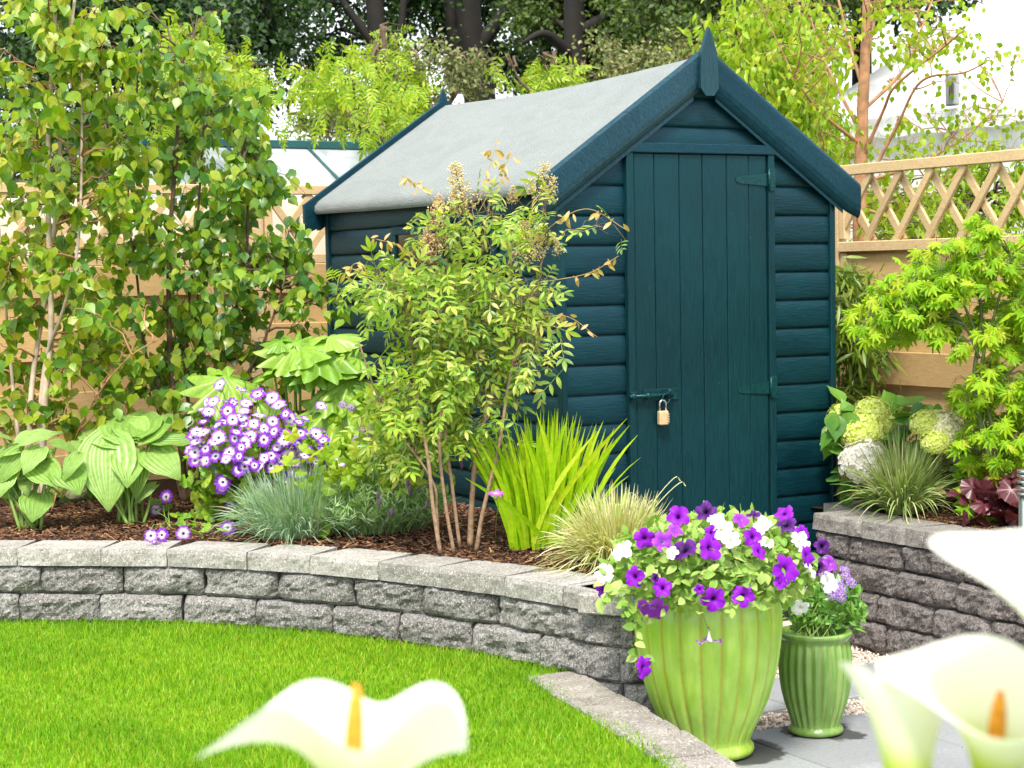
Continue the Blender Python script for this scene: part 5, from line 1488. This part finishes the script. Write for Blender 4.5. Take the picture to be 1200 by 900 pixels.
# nandina in front of the shed side
t = 6.15
c_ = atZ(540, 643, .445)
nd = empty('nandina', c_, 'tall nandina with brown canes and creamy orange flower sprays in front of the shed side', 'shrub')
st = [px_stem([(516, 648), (507, 590), (502, 540), (490, 470, .1), (480, 390, .15), (470, 320, .2)], 5.95, .0075, .004),
      px_stem([(532, 648), (522, 590), (515, 520), (520, 440, .1), (525, 340, .2), (520, 250, .2)], 5.98, .0065, .003),
      px_stem([(539, 642), (530, 570), (522, 500), (535, 420, .1), (560, 320, .2), (575, 230, .2)], 6.05, .0065, .003),
      px_stem([(551, 640), (553, 590), (560, 520), (580, 450, .1), (590, 380, .2), (600, 300, .2)], 6.12, .011, .004),
      px_stem([(558, 646), (566, 600), (585, 520), (598, 440, .05), (622, 350, .1), (640, 290, .15)], 6.05, .008, .003),
      px_stem([(514, 645), (512, 600), (505, 560), (450, 480, .1), (420, 400, .2)], 6.0, .005, .003)]
cl = []
for (x0, x1, y0, y1, k) in ((455, 640, 330, 400, 26), (445, 600, 325, 385, 16), (470, 640, 370, 445, 28), (590, 660, 345, 405, 9), (432, 480, 305, 350, 5), (455, 570, 440, 530, 30), (500, 630, 240, 310, 11), (540, 620, 440, 500, 5), (560, 640, 225, 260, 4), (450, 520, 500, 540, 5), (700, 728, 258, 272, 1)):
    for _ in range(k): cl.append((atD(rng.uniform(x0, x1), rng.uniform(y0, y1), t+rng.uniform(-.15, .28)), .075*rng.uniform(.6, 1.35)))
woody(nd, st, cl, T_SPRAY, M['l_nandina'], M['cane'], .105, 5, (-.28, -.30, -.22), .62, (-.30, -.50, .9), .45, .0020, .15, 'crown', 'cane', 7, 3)
mb = MB(); PP = []
for (x0, x1, y0, y1, k) in ((445, 560, 315, 360, 10), (460, 600, 360, 430, 12), (450, 575, 430, 525, 30), (540, 620, 255, 300, 6), (425, 450, 315, 350, 3), (560, 620, 300, 350, 2)):
    for _ in range(k):
        c2 = atD(rng.uniform(x0, x1), rng.uniform(y0, y1), t+rng.uniform(-.2, .05)); PP.append(c2+rng.normal(size=(5, 3))*.05*[1.4, 1.4, .45])
PP = np.concatenate(PP); leaves(mb, T_SPRAY, PP, .105, (-.3, -.3, -.2), .6, .4, (-.3, -.5, .9))
mb.build('young_leaves', M['l_nandina_y'], nd)
M['pan_c'] = leafmat('cream_bud', [(.60, .46, .16), (.72, .58, .25), (.80, .68, .38)], .1, .7, .2)
M['pan_o'] = leafmat('orange_bud', [(.66, .40, .20), (.76, .50, .28), (.82, .64, .42)], .1, .7, .2)
ME_P = [flower_mesh('panicle', [mm, M['cane']], i) for i, mm in enumerate((M['pan_c'], M['pan_o']))]
for x0, y0, x1, y1, ty, s_ in ((512, 300, 516, 236, 1, 1.0), (508, 312, 500, 262, 1, .9), (620, 310, 612, 255, 0, 1.0), (630, 305, 632, 258, 0, .9), (545, 250, 535, 186, 0, 1.0), (540, 255, 522, 205, 0, .7), (625, 235, 640, 186, 0, 1.0), (640, 240, 650, 200, 0, .9),
                            (520, 255, 505, 215, 1, .7), (600, 240, 600, 205, 0, .7), (655, 300, 650, 262, 0, .6), (500, 295, 495, 262, 1, .6)):
    A = atD(x0, y0, t+.02); B = atD(x1, y1, t-.02); place_flower(ME_P[ty], 'flower_panicle', nd, A, B-A+rnd(1, .01)[0], np.linalg.norm(B-A)*.95*s_)
M['l_bronze'] = leafmat('bronze_shoot', [(.40, .36, .07), (.52, .38, .12), (.60, .36, .15)], .35, .4, .4)
for p_ in ([(610, 300), (650, 262), (690, 245), (735, 270)], [(520, 260), (500, 225), (470, 205)], [(560, 240), (575, 190), (582, 165)], [(560, 250), (585, 205), (600, 178)], [(640, 330), (690, 320), (725, 300)], [(600, 380), (660, 370), (700, 395)], [(440, 350), (420, 310), (405, 320)], [(520, 330), (470, 290), (440, 280)]):
    mb = MB(); pts = smooth_path([atD(x, y, t-.08) for x, y in p_], 24); mb.tube(pts, .0013, 4)
    k = 12; q = pts[rng.integers(8, len(pts), k)]
    mb.inst(T_LANCE, q+rnd(k, .006), np.column_stack([rng.normal(0, .7, k), rng.normal(0, .4, k), rng.normal(-.5, .4, k)]), np.array([(-.4, -.7, .5)])+rnd(k, .3), rng.uniform(.028, .042, k))
    mb.build('shoot', M['l_bronze'], nd)
# ================================================================== right bed
hydrangea('hydrangea with lime and cream mophead blooms beside the right shed corner', (1035, 585), 7.05,
          [(1022, 483, 20, 0, 0), (1010, 506, 26, 0, -.05), (1034, 500, 20, 0, 0), (988, 488, 17, 0, .1), (982, 512, 16, 1, .05), (1014, 542, 29, 2, -.15), (1086, 497, 19, 0, -.25), (1108, 504, 26, 1, -.25), (1128, 509, 19, 1, -.22), (1097, 518, 18, 0, -.3), (1060, 488, 12, 0, .1), (1160, 498, 14, 1, .1), (1119, 545, 12, 2, .1), (976, 520, 12, 2, .1), (1046, 522, 17, 0, 0)],
          (975, 1140, 470, 580), 170)
o, c_ = grasslike('sedge', 'green and cream striped sedge hanging over the coping beside the white hydrangea bloom', 'ornamental grass', (1058, 602), 640, .30, .0022, .85, .62, M['l_sedge2'], sr=.06, lean=(-.10, -.14), seg=9)
# bamboo
c_ = np.array([*atD(1000, 520, 7.7)[:2], .44])
bb = empty('bamboo', c_, 'feathery clump of thin leaved bamboo squeezed between the shed and the right fence', 'plant')
st = [([c_+rnd(1, .04)[0]*[1, 1, 0], atD(995+rng.uniform(-15, 20), 440, 7.7), atD(1000+rng.uniform(-22, 30), rng.uniform(320, 380), 7.7+rng.normal(0, .1))], .004, .002) for _ in range(9)]
cl = [(atD(rng.uniform(972, 1040), rng.uniform(325, 480), 7.65+rng.normal(0, .12)), .09) for _ in range(40)]+[(atD(rng.uniform(975, 1025), rng.uniform(310, 400), 7.65), .07) for _ in range(12)]
woody(bb, st, cl, T_BAMB, M['l_bamb'], M['stemg'], .085, 26, (-.1, -.2, -.7), .6, (-.4, -.7, .4), .6, .0016, .1, 'foliage', 'cane', 5, 3)
# maple
t = 6.65
c_ = np.array([*atD(1178, 600, t)[:2], .44])
mp_ = empty('maple', c_, 'japanese maple with layered lime yellow star leaves in front of the right fence', 'tree')
st = [([c_, atD(1150, 500, t), atD(1142, 440, t), atD(1150, 370, t+.05), atD(1140, 310, t+.1)], .011, .005),
      ([c_+[.02, 0, 0], atD(1168, 520, t), atD(1150, 440, t), atD(1165, 370, t), atD(1185, 300, t)], .010, .004),
      ([atD(1148, 420, t), atD(1130, 380, t), atD(1100, 345, t-.05), atD(1050, 340, t-.1)], .006, .003),
      ([atD(1148, 400, t), atD(1120, 340, t), atD(1085, 310, t)], .006, .003),
      ([atD(1150, 470, t), atD(1190, 430, t), atD(1230, 400, t)], .006, .003),
      ([c_+[.03, 0, 0], atD(1195, 540, t), atD(1200, 480, t)], .008, .004)]
cl = []
for (x0, x1, y0, y1, k) in ((1110, 1240, 265, 330, 26), (1060, 1160, 300, 350, 18), (1008, 1100, 330, 385, 20), (1090, 1240, 330, 400, 26), (1025, 1065, 370, 400, 4), (1150, 1240, 390, 450, 10), (1120, 1165, 395, 470, 4), (1125, 1220, 440, 500, 18), (1125, 1215, 490, 560, 24), (1130, 1175, 550, 600, 9)):
    for _ in range(k): cl.append((atD(rng.uniform(x0, x1), rng.uniform(y0, y1), t+rng.uniform(-.2, .2)), .065*rng.uniform(.6, 1.3)))
woody(mp_, st, cl, T_MAPLE, M['l_maple'], simple('maple_bark', (.14, .17, .06), .6), .047, 11, (-.25, -.35, -.75), .45, (-.4, -.7, .75), .35, .0022, .1, 'crown', 'trunk', 7, 2)
# dark red foliage and bollard light
c_ = np.array([*atD(1180, 606, 6.45)[:2], .44]); hc = empty('heuchera', c_, 'dark burgundy leaved plant beside the steel bollard light', 'plant')
mb = MB(); P = atD(1180, 585, 6.5)+rng.normal(size=(70, 3))*[.07, .07, .05]; P[:, 2] = np.maximum(P[:, 2], .48)
leaves(mb, T_GERAN, P, .055, (-.3, -.4, .1), .6, .3, (-.3, -.5, .8)); mb.build('foliage', M['l_red'], hc)
c_ = atZ(1206, 630, .45); c_[2] = .44
bo = empty('bollard_light', c_, 'short louvred stainless steel bollard light at the right edge of the photo', 'lamp')
b = MB(); H = (atD(1206, 548, 6.2)-c_)[2]
b.lathe([(.0, 0), (.05, 0), (.05, .01), (.034, .012), (.034, H-.085), (.0, H-.085)], 20, 0, c_); b.build('post', M['steel'], bo)
b = MB()
for i in range(4): b.lathe([(.02, H-.08+i*.02), (.040, H-.082+i*.02), (.040, H-.076+i*.02), (.02, H-.070+i*.02)], 20, 0, c_)
b.lathe([(.0, H), (.040, H), (.040, H-.008), (.0, H-.008)][::-1], 20, 0, c_); b.build('louvres', M['steel'], bo)
b = MB(); b.lathe([(.022, H-.085), (.022, H-.005)], 16, 0, c_); b.build('lens', simple('frosted_lens', (.6, .6, .58), .4), bo)

# ================================================================== pots
def pot(name, label, c_, prof, nfl, depth, mat, sharp=5):
    r_ = empty(name, c_, label, 'plant pot', 'green glazed pots')
    def fl(a): return depth*np.abs(np.cos(a*nfl/2))**sharp
    b = MB(); b.lathe([(r, z, f) for r, z, f in prof], nfl*12, 0, c_, fl); o = b.build('vessel', mat, r_)
    return r_
def glaze(name, base, lite, edge, nfl, streak):
    m_, t, n, b = newmat(name)
    tcn = n.new('ShaderNodeTexCoord'); sp = n.new('ShaderNodeSeparateXYZ'); t.links.new(tcn.outputs['UV'], sp.inputs[0])
    mt = n.new('ShaderNodeMath'); mt.operation = 'MULTIPLY'; mt.inputs[1].default_value = math.pi*nfl; t.links.new(sp.outputs[0], mt.inputs[0])
    cs_ = n.new('ShaderNodeMath'); cs_.operation = 'COSINE'; t.links.new(mt.outputs[0], cs_.inputs[0])
    ab = n.new('ShaderNodeMath'); ab.operation = 'ABSOLUTE'; t.links.new(cs_.outputs[0], ab.inputs[0])
    f1 = noise_(t, objco(t, (10, 10, 1.6)), 3.2, 5, .6); f2 = noise_(t, objco(t), 70, 4, .7); f3 = noise_(t, objco(t, (1, 1, 1)), 11, 4)
    r = ramp(t, [(.3, base), (.68, lite)]); t.links.new(f1, r.inputs[0])
    r2 = ramp(t, [(.35, (.88, .9, .85)), (.7, (1.12, 1.08, 1.15))]); t.links.new(f3, r2.inputs[0])
    c = mixc(t, r.outputs[0], r2.outputs[0], .9, 'MULTIPLY')
    ad = n.new('ShaderNodeMath'); ad.operation = 'MULTIPLY_ADD'; ad.inputs[1].default_value = streak; t.links.new(f2, ad.inputs[0]); t.links.new(ab.outputs[0], ad.inputs[2])
    r3 = ramp(t, [(.96+streak*.5, (0, 0, 0)), (1.0+streak*.5 if streak*.5 < .0 else .999, (1, 1, 1))]); 
    r3.color_ramp.elements[0].position = .955; r3.color_ramp.elements[1].position = .998
    sb_ = n.new('ShaderNodeMath'); sb_.operation = 'SUBTRACT'; sb_.inputs[1].default_value = streak*.5; t.links.new(ad.outputs[0], sb_.inputs[0]); t.links.new(sb_.outputs[0], r3.inputs[0])
    mfac = n.new('ShaderNodeMath'); mfac.operation = 'MULTIPLY'; mfac.inputs[1].default_value = .7; t.links.new(r3.outputs[0], mfac.inputs[0])
    c = mixc(t, c, edge, mfac.outputs[0])
    r4 = ramp(t, [(.70, (0, 0, 0)), (.76, (1, 1, 1))]); t.links.new(f2, r4.inputs[0])
    m4 = n.new('ShaderNodeMath'); m4.operation = 'MULTIPLY'; m4.inputs[1].default_value = .5; t.links.new(r4.outputs[0], m4.inputs[0])
    c = mixc(t, c, edge, m4.outputs[0])
    t.links.new(c, b.inputs['Base Color']); b.inputs['Roughness'].default_value = .28; b.inputs['Coat Weight'].default_value = .25; b.inputs['Coat Roughness'].default_value = .15
    bump_(t, f2, b, .12, .002); return m_
F2 = nrm(np.array([FW[0], FW[1], 0]))
c1 = atZ(836, 894, 0)+F2*.105; c1[2] = .003
gbig = glaze('lime_green_glaze', (.27, .50, .030), (.42, .63, .10), (.42, .33, .03), 22, .10)
big = pot('plant_pot', 'big lime green ribbed pot overflowing with petunias', c1,
    [(0, 0, 0), (.110, 0, 0), (.122, .004, 0), (.126, .014, 0), (.124, .026, 0), (.115, .034, 0), (.114, .040, .1), (.120, .055, .5), (.134, .085, 1), (.152, .12, 1), (.169, .16, 1), (.184, .21, 1), (.196, .26, 1), (.203, .31, 1), (.2075, .36, 1), (.2075, .40, 1), (.203, .425, .8), (.199, .44, .3), (.203, .45, 0), (.212, .458, 0), (.214, .468, 0), (.208, .474, 0), (.190, .474, 0), (.184, .462, 0), (.184, .44, 0), (0, .438, 0)], 22, .0075, gbig, 9)
c2 = atZ(961, 866, 0)+F2*.072; c2[2] = .003
gsm = glaze('dark_green_glaze', (.10, .23, .035), (.23, .38, .09), (.26, .20, .06), 24, .12)
sml = pot('plant_pot', 'small dark green fluted pot standing behind the big one', c2,
    [(0, 0, 0), (.070, 0, 0), (.078, .003, 0), (.080, .010, 0), (.077, .018, 0), (.070, .022, 0), (.071, .028, .4), (.078, .05, 1), (.090, .085, 1), (.099, .12, 1), (.1045, .155, 1), (.107, .19, 1), (.1065, .225, 1), (.103, .25, 1), (.098, .268, .6), (.096, .276, 0), (.101, .282, 0), (.106, .288, 0), (.107, .296, 0), (.103, .300, 0), (.092, .300, 0), (.088, .29, 0), (0, .28, 0)], 24, .0058, gsm, 2)
for cc, rr, nm, lb_ in ((c1, .19, 'potting_soil', 'dark compost inside the big lime green pot'), ):
    pass
# petunias
M['pet_p'] = uvflower('purple_petunia', [(0, (.05, .0, .08)), (.14, (.10, .004, .20)), (.30, (.21, .006, .44)), (1, (.28, .012, .55))], .28)
M['pet_d'] = uvflower('deep_purple_petunia', [(0, (.01, .0, .02)), (.5, (.04, .002, .09)), (1, (.12, .008, .24))], .2)
M['pet_l'] = uvflower('violet_petunia', [(0, (.5, .3, .6)), (.3, (.26, .03, .50)), (1, (.36, .05, .60))], .3)
M['pet_w'] = uvflower('white_petunia', [(0, (.55, .6, .25)), (.2, (.80, .80, .72)), (1, (.86, .86, .84))], .35)
M['pet_b'] = uvflower('pink_white_petunia', [(0, (.8, .7, .8)), (.75, (.75, .55, .75)), (1, (.3, .05, .5))], .3)
MEPT = {k: [flower_mesh('petunia', [M['pet_'+k], M['l_petunia']], i) for i in range(2)] for k in 'pdlwb'}
EC = atD(832, 668, 5.06); ER = np.array([.30, .25, .165])
pet = empty('petunia', c1+[0, 0, .44], 'purple and white petunias with light green leaves spilling from the big lime green pot', 'flowering plant')
lb = MB(); sb = MB()
P = cloud(EC, ER*1.0, 2600, .35); P = P[(P[:, 2] > .47)]
leaves(lb, T_OVAL, P, .032, (-.25, -.4, .15), .7, .5, (-.3, -.6, .7))
P = cloud(EC+[0, 0, -.02], ER*1.08, 800, .8); P = P[P[:, 2] > .46]
leaves(lb, T_OVAL, P, .029, (-.25, -.4, -.1), .7, .4, (-.3, -.6, .7))
for i in range(160):
    e = cloud(EC, ER*.95, 1, .7)[0]
    if e[2] > .46: sb.tube(curve(c1+[rng.normal(0, .06), rng.normal(0, .06), .44], e, .04, 6, .008), .0016, 4, cap=False)
# trailing shoots over the left rim
for path_ in ([(770, 700), (752, 712), (745, 740), (747, 765), (750, 782)], [(790, 705), (760, 712), (738, 716), (738, 740)], [(720, 690), (708, 700), (705, 715)], [(820, 712), (826, 726), (831, 742)], [(740, 690), (735, 715), (740, 725)]):
    pts = smooth_path([atD(x, y, 4.87) for x, y in path_], 20); sb.tube(pts, .0016, 5)
    k = 16 if len(path_) > 3 else 8
    q = pts[rng.integers(0, len(pts)-3, k)]; 
    if path_[0][0] != 820: leaves(lb, T_OVAL, q+rnd(k, .007), .034, (-.3, -.4, -.3), .6, .4, (-.4, -.8, .5))
for x, y, r_, k in [(755, 630, 12, 'p'), (795, 607, 13, 'p'), (775, 636, 12, 'l'), (804, 648, 15, 'd'), (829, 643, 15, 'p'), (746, 676, 12, 'p'), (765, 680, 7, 'd'), (765, 708, 18, 'l'), (777, 690, 11, 'p'), (835, 701, 14, 'p'), (870, 699, 13, 'p'),
                   (709, 691, 9, 'p'), (750, 782, 13, 'p'), (831, 746, 12, 'b'), (828, 602, 12, 'd'), (880, 630, 11, 'p'), (886, 648, 10, 'p'), (917, 668, 17, 'p'), (941, 652, 12, 'p'), (960, 667, 11, 'd'), (922, 619, 12, 'd'), (920, 605, 11, 'p'), (962, 641, 9, 'd'),
                   (883, 608, 8, 'd'), (938, 626, 9, 'p'), (912, 684, 8, 'p'), (831, 625, 9, 'p'), (790, 625, 9, 'l'), (866, 612, 10, 'l'), (970, 662, 9, 'l'), (820, 690, 6, 'p'), (885, 690, 0, 'p'),
                   (731, 648, 13, 'w'), (710, 674, 12, 'w'), (845, 622, 14, 'w'), (895, 620, 13, 'w'), (935, 637, 13, 'w'), (945, 670, 12, 'w'), (968, 682, 13, 'w'), (856, 634, 11, 'w'), (725, 690, 9, 'w'), (840, 612, 10, 'w'), (790, 650, 8, 'w'), (897, 640, 9, 'w')]:
    if not r_: continue
    p, n_ = ray_ell(x, y, EC, ER*1.04)
    if (x, y) in ((750, 782), (831, 746)): p = atD(x, y, 4.84); n_ = TOCAM
    if (x, y) == (831, 746): f = np.array([0, 0, -1.])+TOCAM*.15; r_ = 15
    else: f = n_*.5+TOCAM*.75+np.array([0, 0, .15])+rnd(1, .42)[0]
    place_flower(random.choice(MEPT[k]), 'flower', pet, p+nrm(f)*.012, f, r_*1.03*np.linalg.norm(p-CAM)/FPX)
sb.build('stems', M['stemg'], pet); lb.build('foliage', M['l_petunia'], pet)
vb = empty('verbena', c2+[0, 0, .27], 'small leafy bedding plant with lilac flower clusters in the small green pot', 'flowering plant')
EC = atD(968, 716, 5.45); ER = np.array([.125, .12, .085]); lb = MB(); sb = MB()
P = cloud(EC, ER, 950, .3); P = P[P[:, 2] > .305]
leaves(lb, T_LANCE, P, .032, (-.1, -.2, .6), .7, .5, (-.3, -.6, .7))
for i in range(70):
    e = cloud(EC, ER*.9, 1, .7)[0]
    if e[2] > .31: sb.tube(curve(c2+[rng.normal(0, .03), rng.normal(0, .03), .27], e, .02, 5, .005), .0015, 4, cap=False)
M['verb'] = leafmat('verbena_petal', [(.35, .16, .62), (.45, .25, .70), (.58, .40, .78)], .3, .6, .2, tcol=(1, .85, 1))
ME_V = flower_mesh('umbel', [M['verb'], M['stemg']], 5)
for x, y in ((980, 692), (992, 676), (974, 664), (946, 692), (990, 668), (986, 700), (975, 697), (998, 683), (983, 684), (970, 655), (965, 672), (987, 690)):
    p, n_ = ray_ell(x, y, EC+[0, 0, .03], ER*1.1); place_flower(ME_V, 'flower_cluster', vb, p, n_+TOCAM*.6, .015)
p = atD(938, 712, 5.28); place_flower(MEPT['w'][0], 'flower', vb, p, TOCAM+np.array([0, 0, -.5]), .026)
sb.build('stems', M['stemg'], vb); lb.build('foliage', leafmat('verbena_leaf', [(.08, .22, .03), (.13, .31, .04), (.22, .42, .06)], .35, .35, .5), vb)

# ================================================================== calla lilies close to the lens
M['spathe'] = simple('calla_white', (.84, .83, .76), .6)
_t = M['spathe'].node_tree; _n = _t.nodes; _b = _n['Principled BSDF']
_tc = _n.new('ShaderNodeTexCoord'); _sp = _n.new('ShaderNodeSeparateXYZ'); _t.links.new(_tc.outputs['UV'], _sp.inputs[0])
_r = ramp(_t, [(0, (.30, .52, .02)), (.34, (.55, .68, .06)), (.56, (.84, .84, .62)), (1, (.86, .85, .80))]); _t.links.new(_sp.outputs[1], _r.inputs[0]); _t.links.new(_r.outputs[0], _b.inputs['Base Color'])
_tr = _n.new('ShaderNodeBsdfTranslucent'); _t.links.new(_r.outputs[0], _tr.inputs[0]); _ms = _n.new('ShaderNodeMixShader'); _ms.inputs[0].default_value = .35
_t.links.new(_b.outputs[0], _ms.inputs[1]); _t.links.new(_tr.outputs[0], _ms.inputs[2]); _t.links.new(_ms.outputs[0], _n['Material Output'].inputs[0])
M['spadix'] = simple('calla_spadix', (.72, .27, .01), .6, nscale=200, namp=.2, bump=.4)
def lily(label, throat_px, t, up, tipdir, H, W, tipL, spad=True, foot=(0, 0), curl=.25, closed=0.0, lobe=0.0, drop=0.0):
    c_ = atD(*throat_px, t); g0 = np.array([c_[0]+foot[0], c_[1]+foot[1], .19])
    r_ = empty('calla_lily', g0, label, 'flower', 'white calla lilies')
    Z = nrm(np.array(up, float)); X = nrm(np.array(tipdir, float)-Z*np.dot(tipdir, Z)); Yv = np.cross(Z, X)
    b = MB(); nu, nv = 18, 48; V = []; UV = []
    for i in range(nu+1):
        u = i/nu
        for j in range(nv+1):
            th = -math.pi+2*math.pi*j/nv
            R = W*(1+.10*math.cos(th))
            rad = .010+.004*u+(R-.014)*(u**2.4)*(1-closed)+closed*R*.35*math.sin(u*1.6)
            rad += tipL*math.exp(-(th/.42)**2)*u**4 + .010*(abs(j/nv-.5)*2)**8*u
            z = H*(u*(1+.14*math.cos(th))) - curl*H*u**5*(.8+.3*math.cos(2*th)) + .10*H*math.exp(-((abs(th)-math.pi)/.5)**2)*-u**3
            z += .006*math.sin(3*th+1)*u**3 + lobe*H*(.36*math.exp(-((abs(th)-2.6)/.5)**2)-.19*math.exp(-((abs(th)-1.75)/.35)**2)+.10*math.exp(-((abs(th)-.95)/.4)**2))*u**3 - drop*H*math.exp(-(th/.5)**2)*u**4
            rad += lobe*.016*math.exp(-((abs(th)-2.7)/.5)**2)*u**3
            p = c_+Z*z+X*rad*math.cos(th)+Yv*rad*math.sin(th)
            V.append(p); UV.append((j/nv, u))
    F = [(i*(nv+1)+j, i*(nv+1)+j+1, (i+1)*(nv+1)+j+1, (i+1)*(nv+1)+j) for i in range(nu) for j in range(nv)]
    b.add(V, F, 0, UV); b.build('spathe', M['spathe'], r_)
    b = MB(); b.tube(smooth_path([g0, g0*.5+c_*.5+[0, 0, .05], c_-Z*.05, c_+Z*.004], 30), np.linspace(.010, .0095, 31), 12); b.build('stem', simple('calla_stem', (.26, .45, .05), .4), r_)
    if spad:
        b = MB(); p = [c_+Z*q*H for q in np.linspace(.05, spad, 10)]; b.tube(p, [.0055]*7+[.005, .004, .002], 10); b.build('spadix', M['spadix'], r_)
    return r_
R3, U3 = RT, np.array([0, 0, 1.])
lily('wide open white calla lily in the lower left foreground over the lawn', (410, 990), 1.06, U3*1.0+R3*.06-TOCAM*.04, -R3*1.0-U3*.25, .084, .054, .032, 1.10, (.05, .05), .10, 0, .8, .55)
lily('white calla lily cut off by the right edge, topmost of the foreground blooms', (1252, 862), 1.12, U3*.9+R3*.10+TOCAM*.30, -R3*.9+U3*.5, .100, .070, .026, .7, (.1, .05), .05, 0, .5)
lily('fully open white calla lily facing the lens at the lower right with yellow spadix showing', (1160, 945), 1.16, U3*.9+TOCAM*.30, -R3*1.0, .092, .057, .014, .9, (-.05, .05), .10)
lily('half furled calla bud with lime green underside left of the lowest right bloom', (1066, 955), 1.14, U3*1.0-R3*.10, -R3*1.0+U3*.6, .085, .017, .014, 0, (-.1, .0), .02, .35)
